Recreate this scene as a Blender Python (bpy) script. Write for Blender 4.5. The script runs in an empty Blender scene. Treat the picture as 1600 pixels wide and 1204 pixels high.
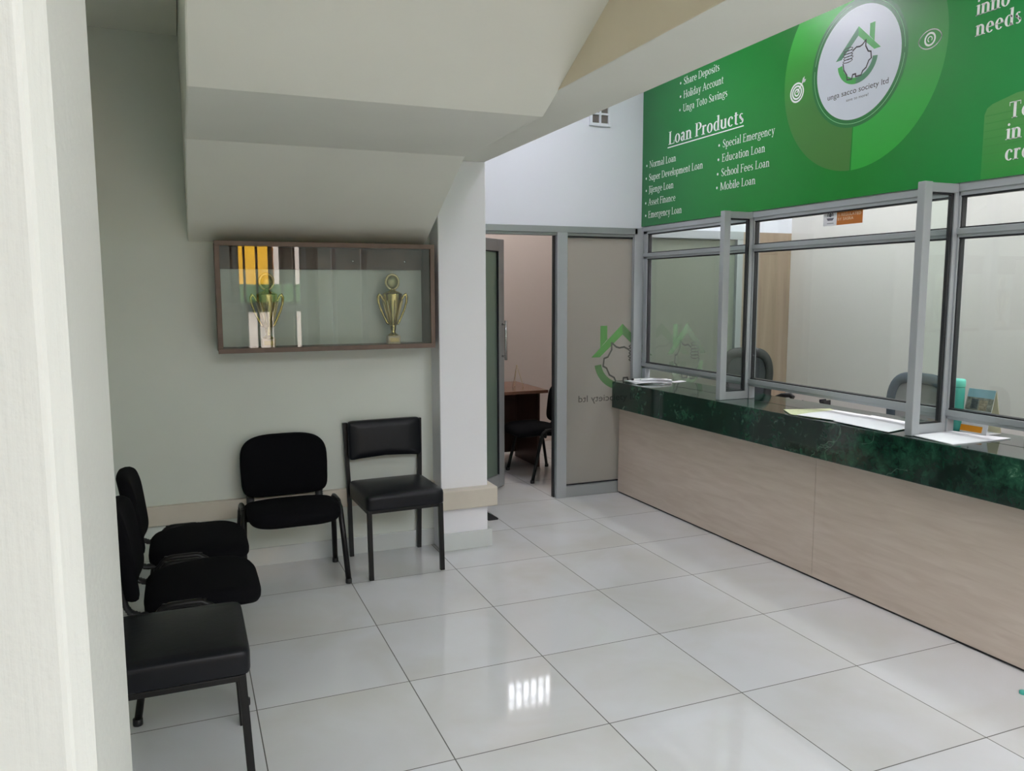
import bpy, bmesh, math, random
from mathutils import Vector, Matrix
random.seed(7)
SC = bpy.context.scene
COL = SC.collection
PI = math.pi

# ------------------------------------------------------------------ camera
F_PX, YAW, PITCH, ROLL = 1257.18, 0.38880, -0.11790, -0.0024
CAM = Vector((-0.1977, -4.2681, 1.5946))
_f = Vector((math.sin(YAW)*math.cos(PITCH), math.cos(YAW)*math.cos(PITCH), math.sin(PITCH)))
_r = Vector((math.cos(YAW), -math.sin(YAW), 0)); _u = _r.cross(_f)
_r2 = math.cos(ROLL)*_r + math.sin(ROLL)*_u
_u2 = -math.sin(ROLL)*_r + math.cos(ROLL)*_u
cd = bpy.data.cameras.new('camera'); cam = bpy.data.objects.new('camera', cd); COL.objects.link(cam)
cd.sensor_fit = 'HORIZONTAL'; cd.sensor_width = 36.0; cd.lens = F_PX/1600*36
cd.clip_start = 0.02
M = Matrix((( _r2.x, _u2.x, -_f.x, CAM.x), (_r2.y, _u2.y, -_f.y, CAM.y), (_r2.z, _u2.z, -_f.z, CAM.z), (0,0,0,1)))
cam.matrix_world = M
SC.camera = cam

# ------------------------------------------------------------------ colour management, world, lights
SC.view_settings.view_transform = 'Standard'; SC.view_settings.look = 'None'
SC.view_settings.gamma = 1.0; SC.view_settings.use_curve_mapping = False
SC.view_settings.exposure = -0.40
SC.cycles.use_denoising = True
SC.cycles.max_bounces = 9; SC.cycles.diffuse_bounces = 6; SC.cycles.glossy_bounces = 5
SC.cycles.transmission_bounces = 8; SC.cycles.transparent_max_bounces = 24
SC.cycles.sample_clamp_indirect = 6.0
SC.cycles.caustics_reflective = False; SC.cycles.caustics_refractive = False

W = bpy.data.worlds.new('sky'); SC.world = W; W.use_nodes = True
bg = W.node_tree.nodes['Background']
bg.inputs[0].default_value = (0.91, 0.93, 1.0, 1); bg.inputs[1].default_value = 11.0

def area(name, loc, rot, sx, sy, power, color=(1,1,1), portal=False, spread=PI):
    l = bpy.data.lights.new(name, 'AREA'); l.shape = 'RECTANGLE'; l.size = sx; l.size_y = sy
    l.energy = power; l.color = color; l.spread = spread
    if portal: l.cycles.is_portal = True
    o = bpy.data.objects.new(name, l); COL.objects.link(o); o.location = loc; o.rotation_euler = rot
    return o
# daylight opening at the street side (portal only guides sampling of the sky)
area('daylight_opening', (1.2, -5.98, 1.75), (PI/2, 0, 0), 6.6, 3.4, 1, portal=True)
sl = bpy.data.lights.new('sun', 'SUN'); sl.energy = 15.0; sl.angle = 0.01; sl.color = (1.0, 0.95, 0.86)
so = bpy.data.objects.new('sun', sl); COL.objects.link(so); so.rotation_euler = Vector((-0.75, -0.50, -0.55)).to_track_quat('-Z', 'Y').to_euler()
HALL_LAMPS = [(2.08, 0.18), (2.2, -2.9)]
TELLER_LAMPS = [(3.9, 0.35), (3.9, -1.55), (3.9, -3.0)]
DESK_LAMPS = [(2.6, 2.6)]

# ------------------------------------------------------------------ material helpers
def srgb(r, g, b):
    def c(v):
        v /= 255.0
        return v/12.92 if v <= 0.04045 else ((v+0.055)/1.055)**2.4
    return (c(r), c(g), c(b), 1)

def new_mat(name):
    m = bpy.data.materials.new(name); m.use_nodes = True
    nt = m.node_tree; b = nt.nodes['Principled BSDF']
    return m, nt, b

def mat(name, col, rough=0.5, metal=0.0, spec=0.5, coat=0.0, noise=0.0, nscale=20.0, bump=0.0, bscale=200.0, bdist=0.002):
    m, nt, b = new_mat(name)
    b.inputs['Base Color'].default_value = col
    b.inputs['Roughness'].default_value = rough; b.inputs['Metallic'].default_value = metal
    b.inputs['Specular IOR Level'].default_value = spec; b.inputs['Coat Weight'].default_value = coat
    tc = nt.nodes.new('ShaderNodeTexCoord')
    if noise:
        n = nt.nodes.new('ShaderNodeTexNoise'); n.inputs['Scale'].default_value = nscale; n.inputs['Detail'].default_value = 4
        nt.links.new(tc.outputs['Object'], n.inputs['Vector'])
        r = nt.nodes.new('ShaderNodeValToRGB')
        r.color_ramp.elements[0].position = 0.3; r.color_ramp.elements[1].position = 0.7
        r.color_ramp.elements[0].color = tuple(c*(1-noise) for c in col[:3])+(1,)
        r.color_ramp.elements[1].color = tuple(min(1, c*(1+noise)) for c in col[:3])+(1,)
        nt.links.new(n.outputs['Fac'], r.inputs['Fac']); nt.links.new(r.outputs['Color'], b.inputs['Base Color'])
    if bump:
        n2 = nt.nodes.new('ShaderNodeTexNoise'); n2.inputs['Scale'].default_value = bscale; n2.inputs['Detail'].default_value = 5
        nt.links.new(tc.outputs['Object'], n2.inputs['Vector'])
        bp = nt.nodes.new('ShaderNodeBump'); bp.inputs['Strength'].default_value = bump; bp.inputs['Distance'].default_value = bdist
        nt.links.new(n2.outputs['Fac'], bp.inputs['Height']); nt.links.new(bp.outputs['Normal'], b.inputs['Normal'])
    return m

def brushed_plaster(name, col, var=0.03, bump=0.25, dist=0.002, rough=0.55, streak=(60, 60, 3), grit=55):
    m, nt, b = new_mat(name); L = nt.links.new
    tc = nt.nodes.new('ShaderNodeTexCoord'); mp = nt.nodes.new('ShaderNodeMapping'); mp.inputs['Scale'].default_value = streak
    L(tc.outputs['Object'], mp.inputs['Vector'])
    n = nt.nodes.new('ShaderNodeTexNoise'); n.inputs['Scale'].default_value = 1.0; n.inputs['Detail'].default_value = 5
    L(mp.outputs['Vector'], n.inputs['Vector'])
    n2 = nt.nodes.new('ShaderNodeTexNoise'); n2.inputs['Scale'].default_value = 1.7; n2.inputs['Detail'].default_value = 3
    L(tc.outputs['Object'], n2.inputs['Vector'])
    r = nt.nodes.new('ShaderNodeValToRGB'); r.color_ramp.elements[0].position = 0.3; r.color_ramp.elements[1].position = 0.7
    r.color_ramp.elements[0].color = tuple(c*(1-var) for c in col[:3])+(1,)
    r.color_ramp.elements[1].color = tuple(min(1, c*(1+var)) for c in col[:3])+(1,)
    L(n2.outputs['Fac'], r.inputs['Fac']); L(r.outputs['Color'], b.inputs['Base Color'])
    n3 = nt.nodes.new('ShaderNodeTexNoise'); n3.inputs['Scale'].default_value = grit; n3.inputs['Detail'].default_value = 6
    L(tc.outputs['Object'], n3.inputs['Vector'])
    mx = nt.nodes.new('ShaderNodeMix'); mx.data_type = 'FLOAT'; mx.inputs['Factor'].default_value = 0.5
    L(n.outputs['Fac'], mx.inputs['A']); L(n3.outputs['Fac'], mx.inputs['B'])
    bp = nt.nodes.new('ShaderNodeBump'); bp.inputs['Strength'].default_value = bump; bp.inputs['Distance'].default_value = dist
    L(mx.outputs['Result'], bp.inputs['Height']); L(bp.outputs['Normal'], b.inputs['Normal'])
    b.inputs['Roughness'].default_value = rough; b.inputs['Specular IOR Level'].default_value = 0.3
    return m

def emit(name, col, strength):
    m, nt, b = new_mat(name)
    b.inputs['Base Color'].default_value = (0.8, 0.8, 0.8, 1)
    b.inputs['Emission Color'].default_value = col; b.inputs['Emission Strength'].default_value = strength
    return m

def schlick(nt, f0=0.04):
    lw = nt.nodes.new('ShaderNodeLayerWeight'); lw.inputs['Blend'].default_value = 0.5
    p = nt.nodes.new('ShaderNodeMath'); p.operation = 'POWER'; p.inputs[1].default_value = 5.0
    nt.links.new(lw.outputs['Facing'], p.inputs[0])
    a = nt.nodes.new('ShaderNodeMath'); a.operation = 'MULTIPLY_ADD'; a.inputs[1].default_value = 1-f0; a.inputs[2].default_value = f0
    nt.links.new(p.outputs[0], a.inputs[0]); return a.outputs[0]

def glass_mat(name, tint=(0.95, 0.98, 0.96, 1), rough=0.0, gain=1.0):
    m = bpy.data.materials.new(name); m.use_nodes = True; nt = m.node_tree; nt.nodes.clear(); L = nt.links.new
    out = nt.nodes.new('ShaderNodeOutputMaterial'); mx = nt.nodes.new('ShaderNodeMixShader')
    t = nt.nodes.new('ShaderNodeBsdfTransparent'); t.inputs[0].default_value = tint
    g = nt.nodes.new('ShaderNodeBsdfGlossy'); g.inputs['Roughness'].default_value = rough; g.inputs['Color'].default_value = (1, 1, 1, 1)
    mu = nt.nodes.new('ShaderNodeMath'); mu.operation = 'MULTIPLY'; mu.inputs[1].default_value = gain; mu.use_clamp = True
    L(schlick(nt), mu.inputs[0]); L(mu.outputs[0], mx.inputs[0]); L(t.outputs[0], mx.inputs[1]); L(g.outputs[0], mx.inputs[2]); L(mx.outputs[0], out.inputs[0])
    return m

def frosted_mat(name, col, through=0.5, rough=0.16, trans=0.45):
    """sand-blasted glass: part scattered straight through (blurred), part translucent, part diffuse, dull surface shine"""
    m = bpy.data.materials.new(name); m.use_nodes = True; nt = m.node_tree; nt.nodes.clear(); L = nt.links.new
    out = nt.nodes.new('ShaderNodeOutputMaterial')
    d = nt.nodes.new('ShaderNodeBsdfDiffuse'); d.inputs[0].default_value = col
    tl = nt.nodes.new('ShaderNodeBsdfTranslucent'); tl.inputs[0].default_value = col
    rf = nt.nodes.new('ShaderNodeBsdfRefraction'); rf.inputs['IOR'].default_value = 1.25; rf.inputs['Roughness'].default_value = 0.6; rf.inputs['Color'].default_value = col
    g = nt.nodes.new('ShaderNodeBsdfGlossy'); g.inputs['Roughness'].default_value = rough
    m1 = nt.nodes.new('ShaderNodeMixShader'); m1.inputs[0].default_value = trans
    L(d.outputs[0], m1.inputs[1]); L(tl.outputs[0], m1.inputs[2])
    m2 = nt.nodes.new('ShaderNodeMixShader'); m2.inputs[0].default_value = through
    L(m1.outputs[0], m2.inputs[1]); L(rf.outputs[0], m2.inputs[2])
    m3 = nt.nodes.new('ShaderNodeMixShader'); L(schlick(nt, 0.03), m3.inputs[0]); L(m2.outputs[0], m3.inputs[1]); L(g.outputs[0], m3.inputs[2])
    L(m3.outputs[0], out.inputs[0])
    return m

def ramp_mat(name, axis, stops, rough=0.35, spec=0.5, coat=0.0):
    """printed colour blend along an object axis: stops = [(coordinate, colour)]"""
    m, nt, b = new_mat(name); L = nt.links.new
    tc = nt.nodes.new('ShaderNodeTexCoord'); sp = nt.nodes.new('ShaderNodeSeparateXYZ'); L(tc.outputs['Object'], sp.inputs[0])
    mr = nt.nodes.new('ShaderNodeMapRange'); a, z = stops[0][0], stops[-1][0]
    mr.inputs['From Min'].default_value = a; mr.inputs['From Max'].default_value = z
    L(sp.outputs[axis], mr.inputs['Value'])
    r = nt.nodes.new('ShaderNodeValToRGB'); el = r.color_ramp.elements
    while len(el) < len(stops): el.new(0.5)
    for e, (p, c) in zip(el, stops): e.position = (p-a)/(z-a); e.color = c
    L(mr.outputs[0], r.inputs[0]); L(r.outputs[0], b.inputs['Base Color'])
    b.inputs['Roughness'].default_value = rough; b.inputs['Specular IOR Level'].default_value = spec; b.inputs['Coat Weight'].default_value = coat
    return m

# ------------------------------------------------------------------ materials
WALL_C = srgb(222, 223, 214)
M_wall = brushed_plaster('wall_paint', srgb(216, 221, 213), 0.03, 0.15, 0.0015)
M_stair = brushed_plaster('stair_paint', srgb(230, 231, 221), 0.025, 0.12, 0.0015, streak=(4, 30, 30))
M_column = brushed_plaster('column_paint', srgb(238, 238, 242), 0.02, 0.12, 0.0015)
M_upper = mat('upper_wall_paint', srgb(230, 233, 242), 0.6, noise=0.01, nscale=2)
M_pillar = brushed_plaster('pillar_paint', srgb(202, 203, 196), 0.035, 0.75, 0.0025, rough=0.45, streak=(90, 90, 5), grit=70)
M_cream = mat('cream_ledge_paint', srgb(204, 196, 182), 0.5, noise=0.05, nscale=6, bump=0.1, bscale=60)
M_office = mat('office_wall_paint', srgb(226, 223, 218), 0.6, noise=0.01, nscale=2)
M_pink = mat('desk_room_paint', srgb(218, 208, 202), 0.6, noise=0.012, nscale=2)
M_ceil = mat('ceiling_paint', srgb(225, 225, 220), 0.7, noise=0.01, nscale=2)
M_beamside = mat('beam_side_paint', srgb(232, 219, 194), 0.6, noise=0.03, nscale=4)
M_alu = mat('powder_coated_aluminium', srgb(168, 173, 176), 0.35, metal=0.15, spec=0.5, noise=0.01, nscale=4)
M_alu2 = mat('grey_aluminium', srgb(158, 163, 164), 0.35, metal=0.3, noise=0.01, nscale=4)
M_gasket = mat('black_rubber_gasket', srgb(28, 30, 34), 0.5, noise=0.05)
M_glass = glass_mat('clear_glass')
M_glassgreen = glass_mat('screen_glass', (0.93, 0.97, 0.945, 1))
M_case_glass = glass_mat('display_glass', (0.95, 0.97, 0.96, 1), 0.0, 1.25)
M_frost = frosted_mat('frosted_glass', srgb(228, 228, 222))
M_frostg = frosted_mat('green_frosted_glass', srgb(184, 208, 194))
M_frost2 = frosted_mat('dim_frosted_glass', srgb(204, 214, 202))
M_steel = mat('brushed_steel', srgb(190, 190, 188), 0.25, metal=1.0, noise=0.03)
M_fabric = mat('black_upholstery_fabric', srgb(15, 15, 18), 0.95, spec=0.1, noise=0.2, nscale=300, bump=0.4, bscale=900, bdist=0.001)
M_vinyl = mat('black_vinyl', srgb(12, 14, 20), 0.40, spec=0.27, noise=0.1, nscale=30, bump=0.12, bscale=40, bdist=0.004)
M_blackmetal = mat('black_enamelled_steel', srgb(19, 18, 18), 0.35, spec=0.3, noise=0.08, nscale=60)
M_blackplastic = mat('black_plastic', srgb(22, 22, 24), 0.5, noise=0.05)
M_brownwood = mat('brown_cabinet_wood', srgb(104, 84, 72), 0.45, noise=0.12, nscale=14)
M_railwood = mat('dark_brown_rail', srgb(92, 68, 58), 0.5, noise=0.1, nscale=14)
M_gold = mat('gold_plated_metal', (0.62, 0.50, 0.20, 1), 0.22, metal=1.0, noise=0.05, nscale=40)
M_goldm = mat('gold_satin_metal', (0.62, 0.54, 0.30, 1), 0.38, metal=0.85, noise=0.05, nscale=60)
M_beigestone = mat('beige_marble_base', srgb(196, 178, 152), 0.35, noise=0.08, nscale=60)
M_paper = mat('white_paper', srgb(240, 241, 245), 0.7, noise=0.01)
M_teal = mat('teal_painted_steel', srgb(70, 175, 160), 0.35, noise=0.03)
M_yellowgreen = mat('pale_green_paper', srgb(206, 212, 170), 0.6, noise=0.12, nscale=60)
M_orange = mat('orange_print', srgb(226, 150, 20), 0.5, noise=0.03)
M_ochre = mat('ochre_print', srgb(190, 112, 40), 0.5, noise=0.05)
M_white = mat('white_print', srgb(254, 255, 255), 0.45, noise=0.005)
M_print_grey = mat('grey_print', srgb(92, 92, 102), 0.5, noise=0.02)
M_print_dark = mat('dark_print', srgb(60, 56, 62), 0.5, noise=0.02)
M_desk = mat('dark_brown_desk_wood', srgb(78, 52, 44), 0.4, noise=0.18, nscale=10)
M_desktop = mat('desk_top_wood', srgb(120, 86, 70), 0.25, noise=0.1, nscale=10)
M_grey_dark = mat('dark_grey_mesh', srgb(62, 74, 84), 0.7, noise=0.1, nscale=300)
M_skirt = mat('skirting_tile', srgb(206, 210, 208), 0.12, noise=0.02, nscale=5)

def floor_material():
    m, nt, b = new_mat('porcelain_floor_tiles'); L = nt.links.new
    geo = nt.nodes.new('ShaderNodeNewGeometry'); sp = nt.nodes.new('ShaderNodeSeparateXYZ'); L(geo.outputs['Position'], sp.inputs[0])
    def line(axis):
        a = nt.nodes.new('ShaderNodeMath'); a.operation = 'DIVIDE'; a.inputs[1].default_value = 0.6; L(sp.outputs[axis], a.inputs[0])
        r = nt.nodes.new('ShaderNodeMath'); r.operation = 'ROUND'; L(a.outputs[0], r.inputs[0])
        s = nt.nodes.new('ShaderNodeMath'); s.operation = 'SUBTRACT'; L(a.outputs[0], s.inputs[0]); L(r.outputs[0], s.inputs[1])
        ab = nt.nodes.new('ShaderNodeMath'); ab.operation = 'ABSOLUTE'; L(s.outputs[0], ab.inputs[0])
        lt = nt.nodes.new('ShaderNodeMath'); lt.operation = 'LESS_THAN'; lt.inputs[1].default_value = 0.0021/0.6; L(ab.outputs[0], lt.inputs[0])
        fl = nt.nodes.new('ShaderNodeMath'); fl.operation = 'FLOOR'; L(a.outputs[0], fl.inputs[0])
        return lt, fl
    lx, fx = line('X'); ly, fy = line('Y')
    mx = nt.nodes.new('ShaderNodeMath'); mx.operation = 'MAXIMUM'; L(lx.outputs[0], mx.inputs[0]); L(ly.outputs[0], mx.inputs[1])
    cmb = nt.nodes.new('ShaderNodeCombineXYZ'); L(fx.outputs[0], cmb.inputs[0]); L(fy.outputs[0], cmb.inputs[1])
    wn = nt.nodes.new('ShaderNodeTexWhiteNoise'); wn.noise_dimensions = '3D'; L(cmb.outputs[0], wn.inputs['Vector'])
    va = nt.nodes.new('ShaderNodeVectorMath'); va.operation = 'MULTIPLY_ADD'; va.inputs[1].default_value = (7, 7, 7)
    L(wn.outputs['Color'], va.inputs[0]); L(geo.outputs['Position'], va.inputs[2])
    n = nt.nodes.new('ShaderNodeTexNoise'); n.inputs['Scale'].default_value = 2.0; n.inputs['Detail'].default_value = 6; n.inputs['Distortion'].default_value = 0.5
    L(va.outputs[0], n.inputs['Vector'])
    r = nt.nodes.new('ShaderNodeValToRGB'); r.color_ramp.elements[0].position = 0.3; r.color_ramp.elements[1].position = 0.62
    r.color_ramp.elements[0].color = srgb(211, 210, 206); r.color_ramp.elements[1].color = srgb(221, 222, 224)
    L(n.outputs['Fac'], r.inputs[0])
    mc = nt.nodes.new('ShaderNodeMix'); mc.data_type = 'RGBA'; L(mx.outputs[0], mc.inputs['Factor']); L(r.outputs[0], mc.inputs['A']); mc.inputs['B'].default_value = srgb(88, 86, 82)
    L(mc.outputs['Result'], b.inputs['Base Color'])
    n2 = nt.nodes.new('ShaderNodeTexNoise'); n2.inputs['Scale'].default_value = 1.6; n2.inputs['Detail'].default_value = 1
    L(geo.outputs['Position'], n2.inputs['Vector'])
    bp = nt.nodes.new('ShaderNodeBump'); bp.inputs['Strength'].default_value = 0.06; bp.inputs['Distance'].default_value = 0.01
    L(n2.outputs['Fac'], bp.inputs['Height']); L(bp.outputs['Normal'], b.inputs['Normal'])
    mr = nt.nodes.new('ShaderNodeMapRange'); mr.inputs['To Min'].default_value = 0.05; mr.inputs['To Max'].default_value = 0.6
    L(mx.outputs[0], mr.inputs['Value']); L(mr.outputs[0], b.inputs['Roughness'])
    b.inputs['Specular IOR Level'].default_value = 0.55
    return m
M_floor = floor_material()

def wood_material(name, c0, c1, scale, rough=0.4, bumps=0.05):
    m, nt, b = new_mat(name); L = nt.links.new
    tc = nt.nodes.new('ShaderNodeTexCoord'); mp = nt.nodes.new('ShaderNodeMapping'); mp.inputs['Scale'].default_value = scale
    L(tc.outputs['Object'], mp.inputs[0])
    n = nt.nodes.new('ShaderNodeTexNoise'); n.inputs['Scale'].default_value = 1; n.inputs['Detail'].default_value = 6; n.inputs['Distortion'].default_value = 0.6
    L(mp.outputs[0], n.inputs['Vector'])
    r = nt.nodes.new('ShaderNodeValToRGB'); r.color_ramp.elements[0].position = 0.32; r.color_ramp.elements[1].position = 0.68
    r.color_ramp.elements[0].color = c0; r.color_ramp.elements[1].color = c1
    L(n.outputs['Fac'], r.inputs[0]); L(r.outputs[0], b.inputs['Base Color'])
    b.inputs['Roughness'].default_value = rough
    return m
M_laminate = wood_material('pale_oak_laminate', srgb(200, 184, 170), srgb(211, 197, 184), (8, 3.5, 30), 0.42)
M_tan = wood_material('tan_wood_panel', srgb(136, 118, 100), srgb(160, 142, 122), (14, 14, 1.2), 0.45)

def granite_material():
    m, nt, b = new_mat('green_granite'); L = nt.links.new
    tc = nt.nodes.new('ShaderNodeTexCoord')
    n = nt.nodes.new('ShaderNodeTexNoise'); n.inputs['Scale'].default_value = 26; n.inputs['Detail'].default_value = 9; n.inputs['Roughness'].default_value = 0.72; n.inputs['Distortion'].default_value = 0.8
    L(tc.outputs['Object'], n.inputs['Vector'])
    nb = nt.nodes.new('ShaderNodeTexNoise'); nb.inputs['Scale'].default_value = 5.5; nb.inputs['Detail'].default_value = 5
    L(tc.outputs['Object'], nb.inputs['Vector'])
    mxn = nt.nodes.new('ShaderNodeMix'); mxn.data_type = 'FLOAT'; mxn.inputs['Factor'].default_value = 0.5
    L(n.outputs['Fac'], mxn.inputs['A']); L(nb.outputs['Fac'], mxn.inputs['B'])
    r = nt.nodes.new('ShaderNodeValToRGB'); el = r.color_ramp.elements
    el[0].position = 0.40; el[0].color = srgb(13, 27, 23); el[1].position = 0.72; el[1].color = srgb(120, 160, 138)
    e = el.new(0.53); e.color = srgb(24, 55, 43)
    e = el.new(0.63); e.color = srgb(42, 86, 65)
    L(mxn.outputs['Result'], r.inputs[0])
    v = nt.nodes.new('ShaderNodeTexVoronoi'); v.feature = 'DISTANCE_TO_EDGE'; v.inputs['Scale'].default_value = 2.6
    n2 = nt.nodes.new('ShaderNodeTexNoise'); n2.inputs['Scale'].default_value = 3.2; n2.inputs['Detail'].default_value = 4
    L(tc.outputs['Object'], n2.inputs['Vector'])
    ad = nt.nodes.new('ShaderNodeVectorMath'); ad.operation = 'MULTIPLY_ADD'; ad.inputs[1].default_value = (0.7, 0.7, 0.7)
    L(n2.outputs['Color'], ad.inputs[0]); L(tc.outputs['Object'], ad.inputs[2]); L(ad.outputs[0], v.inputs['Vector'])
    vr = nt.nodes.new('ShaderNodeValToRGB'); vr.color_ramp.elements[0].position = 0.0; vr.color_ramp.elements[0].color = (1, 1, 1, 1)
    vr.color_ramp.elements[1].position = 0.012; vr.color_ramp.elements[1].color = (0, 0, 0, 1)
    L(v.outputs['Distance'], vr.inputs[0])
    n3 = nt.nodes.new('ShaderNodeTexNoise'); n3.inputs['Scale'].default_value = 2.3
    L(tc.outputs['Object'], n3.inputs['Vector'])
    gt = nt.nodes.new('ShaderNodeMath'); gt.operation = 'GREATER_THAN'; gt.inputs[1].default_value = 0.6; L(n3.outputs['Fac'], gt.inputs[0])
    mu = nt.nodes.new('ShaderNodeMath'); mu.operation = 'MULTIPLY'; L(vr.outputs[0], mu.inputs[0]); L(gt.outputs[0], mu.inputs[1])
    mu2 = nt.nodes.new('ShaderNodeMath'); mu2.operation = 'MULTIPLY'; mu2.inputs[1].default_value = 0.3; L(mu.outputs[0], mu2.inputs[0])
    mc = nt.nodes.new('ShaderNodeMix'); mc.data_type = 'RGBA'; L(mu2.outputs[0], mc.inputs['Factor']); L(r.outputs[0], mc.inputs['A']); mc.inputs['B'].default_value = srgb(130, 165, 145)
    L(mc.outputs['Result'], b.inputs['Base Color'])
    b.inputs['Roughness'].default_value = 0.07; b.inputs['Specular IOR Level'].default_value = 0.6
    return m
M_granite = granite_material()

# ------------------------------------------------------------------ mesh helpers
class MB:
    """collects shapes, each with a material slot, and links them as ONE mesh object"""
    def __init__(s): s.v = []; s.f = []; s.mi = []; s.mats = []; s.sm = []
    def _m(s, m):
        if m not in s.mats: s.mats.append(m)
        return s.mats.index(m)
    def add(s, verts, faces, m, smooth=False):
        o = len(s.v); k = s._m(m)
        s.v += [tuple(p) for p in verts]
        for f in faces: s.f.append([o+i for i in f]); s.mi.append(k); s.sm.append(smooth)
    def box(s, x0, x1, y0, y1, z0, z1, m):
        s.add([(x0,y0,z0),(x1,y0,z0),(x1,y1,z0),(x0,y1,z0),(x0,y0,z1),(x1,y0,z1),(x1,y1,z1),(x0,y1,z1)],
              [(3,2,1,0),(4,5,6,7),(0,1,5,4),(1,2,6,5),(2,3,7,6),(3,0,4,7)], m)
    def hexa(s, p, m):
        s.add(p, [(3,2,1,0),(4,5,6,7),(0,1,5,4),(1,2,6,5),(2,3,7,6),(3,0,4,7)], m)
    def prism(s, poly, a0, a1, axis, m):
        """extrude a polygon given in the two other axes (order kept) along axis"""
        n = len(poly)
        def P(q, a):
            if axis == 'x': return (a, q[0], q[1])
            if axis == 'y': return (q[0], a, q[1])
            return (q[0], q[1], a)
        vs = [P(q, a0) for q in poly]+[P(q, a1) for q in poly]
        s.add(vs, [list(range(n))[::-1], list(range(n, 2*n))]+[(i, (i+1) % n, n+(i+1) % n, n+i) for i in range(n)], m)
    def sweep(s, path, sect, m, closed=False, cap=True, smooth=True, up=Vector((0, 0, 1)), scales=None):
        """sweep a 2-D section (list of (a,b)) along a 3-D path with parallel transport"""
        pts = [Vector(p) for p in path]; n = len(pts); k = len(sect)
        tang = []
        for i in range(n):
            if closed: t = pts[(i+1) % n]-pts[i-1]
            else: t = pts[min(i+1, n-1)]-pts[max(i-1, 0)]
            tang.append(t.normalized())
        t0 = tang[0]; a = up-t0*up.dot(t0)
        if a.length < 1e-4: a = Vector((1, 0, 0))-t0*t0.x
        a.normalize(); vs = []
        for i in range(n):
            t = tang[i]; a = a-t*a.dot(t); a.normalize(); b = t.cross(a); sc = scales[i] if scales else 1.0
            for (p, q) in sect: vs.append(pts[i]+b*(p*sc)+a*(q*sc))
        fs = []
        for i in range(n if closed else n-1):
            j = (i+1) % n
            for c in range(k): fs.append((i*k+c, i*k+(c+1) % k, j*k+(c+1) % k, j*k+c))
        if cap and not closed: fs += [list(range(k))[::-1], list(range((n-1)*k, n*k))]
        s.add(vs, fs, m, smooth)
    def tube(s, path, r, m, seg=10, scales=None, closed=False):
        s.sweep(path, [(r*math.cos(2*PI*i/seg), r*math.sin(2*PI*i/seg)) for i in range(seg)], m, scales=scales, closed=closed)
    def lathe(s, prof, m, seg=24, c=(0, 0, 0), sx=1.0, sy=1.0):
        vs = []; n = len(prof)
        for (r, z) in prof:
            for i in range(seg): vs.append((c[0]+sx*r*math.cos(2*PI*i/seg), c[1]+sy*r*math.sin(2*PI*i/seg), c[2]+z))
        fs = [(i*seg+j, i*seg+(j+1) % seg, (i+1)*seg+(j+1) % seg, (i+1)*seg+j) for i in range(n-1) for j in range(seg)]
        fs += [list(range(seg))[::-1], list(range((n-1)*seg, n*seg))]
        s.add(vs, fs, m, True)
    def pad(s, w, d, layers, m, n=4.0, seg=56, fn=None, nlow=None):
        """cushion: superellipse outline w x d, layers = [(inset scale, z)], fn deforms each point"""
        vs = []
        for (sc, z) in layers:
            for i in range(seg):
                t = 2*PI*i/seg; c, si = math.cos(t), math.sin(t)
                e = 2/(nlow if nlow and si < 0 else n)
                x = w/2*math.copysign(abs(c)**e, c)*sc; y = d/2*math.copysign(abs(si)**e, si)*sc
                p = (x, y, z); vs.append(fn(*p) if fn else p)
        L = len(layers)
        fs = [(i*seg+j, i*seg+(j+1) % seg, (i+1)*seg+(j+1) % seg, (i+1)*seg+j) for i in range(L-1) for j in range(seg)]
        c0 = (0, 0, layers[0][1]); c1 = (0, 0, layers[-1][1])
        vs += [fn(*c0) if fn else c0, fn(*c1) if fn else c1]; a = L*seg; b = a+1
        fs += [(a, (j+1) % seg, j) for j in range(seg)] + [(b, (L-1)*seg+j, (L-1)*seg+(j+1) % seg) for j in range(seg)]
        s.add(vs, fs, m, True)
    def tr(s, mtx, start=0):
        for i in range(start, len(s.v)): s.v[i] = tuple(mtx @ Vector(s.v[i]))
    def build(s, name, parent=None, bevel=0.0, kind=None, loc=None, smooth_angle=None):
        me = bpy.data.meshes.new(name); me.from_pydata(s.v, [], s.f)
        for m in s.mats: me.materials.append(m)
        me.polygons.foreach_set('material_index', s.mi); me.polygons.foreach_set('use_smooth', s.sm)
        bm = bmesh.new(); bm.from_mesh(me); bmesh.ops.recalc_face_normals(bm, faces=bm.faces); bm.to_mesh(me); bm.free()
        me.update()
        o = bpy.data.objects.new(name, me); COL.objects.link(o)
        if parent: o.parent = parent
        if loc: o.location = loc
        if bevel:
            b = o.modifiers.new('bevel', 'BEVEL'); b.width = bevel; b.segments = 2; b.limit_method = 'ANGLE'; b.angle_limit = math.radians(40)
        if kind: o['kind'] = kind
        return o

def thing(name, label, cat, loc=(0, 0, 0), rz=0.0, group=None):
    o = bpy.data.objects.new(name, None); COL.objects.link(o); o.location = loc; o.rotation_euler = (0, 0, rz)
    o.empty_display_size = 0.1
    tag(o, label, cat, group); return o
def tag(o, label, cat, group=None):
    o['label'] = label; o['category'] = cat
    if group: o['group'] = group
    return o
def struct(name, mb, **k): return mb.build(name, kind='structure', **k)
def copy_tree(o, parent=None):
    c = o.copy(); COL.objects.link(c)
    if parent: c.parent = parent
    for ch in list(o.children): copy_tree(ch, c)
    return c
def rect_sect(w, h): return [(-w/2, -h/2), (w/2, -h/2), (w/2, h/2), (-w/2, h/2)]
def arc_pts(c, r, a0, a1, n, plane='yz', x=0.0):
    out = []
    for i in range(n+1):
        a = a0+(a1-a0)*i/n; p, q = c[0]+r*math.cos(a), c[1]+r*math.sin(a)
        out.append((x, p, q))
    return out

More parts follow.
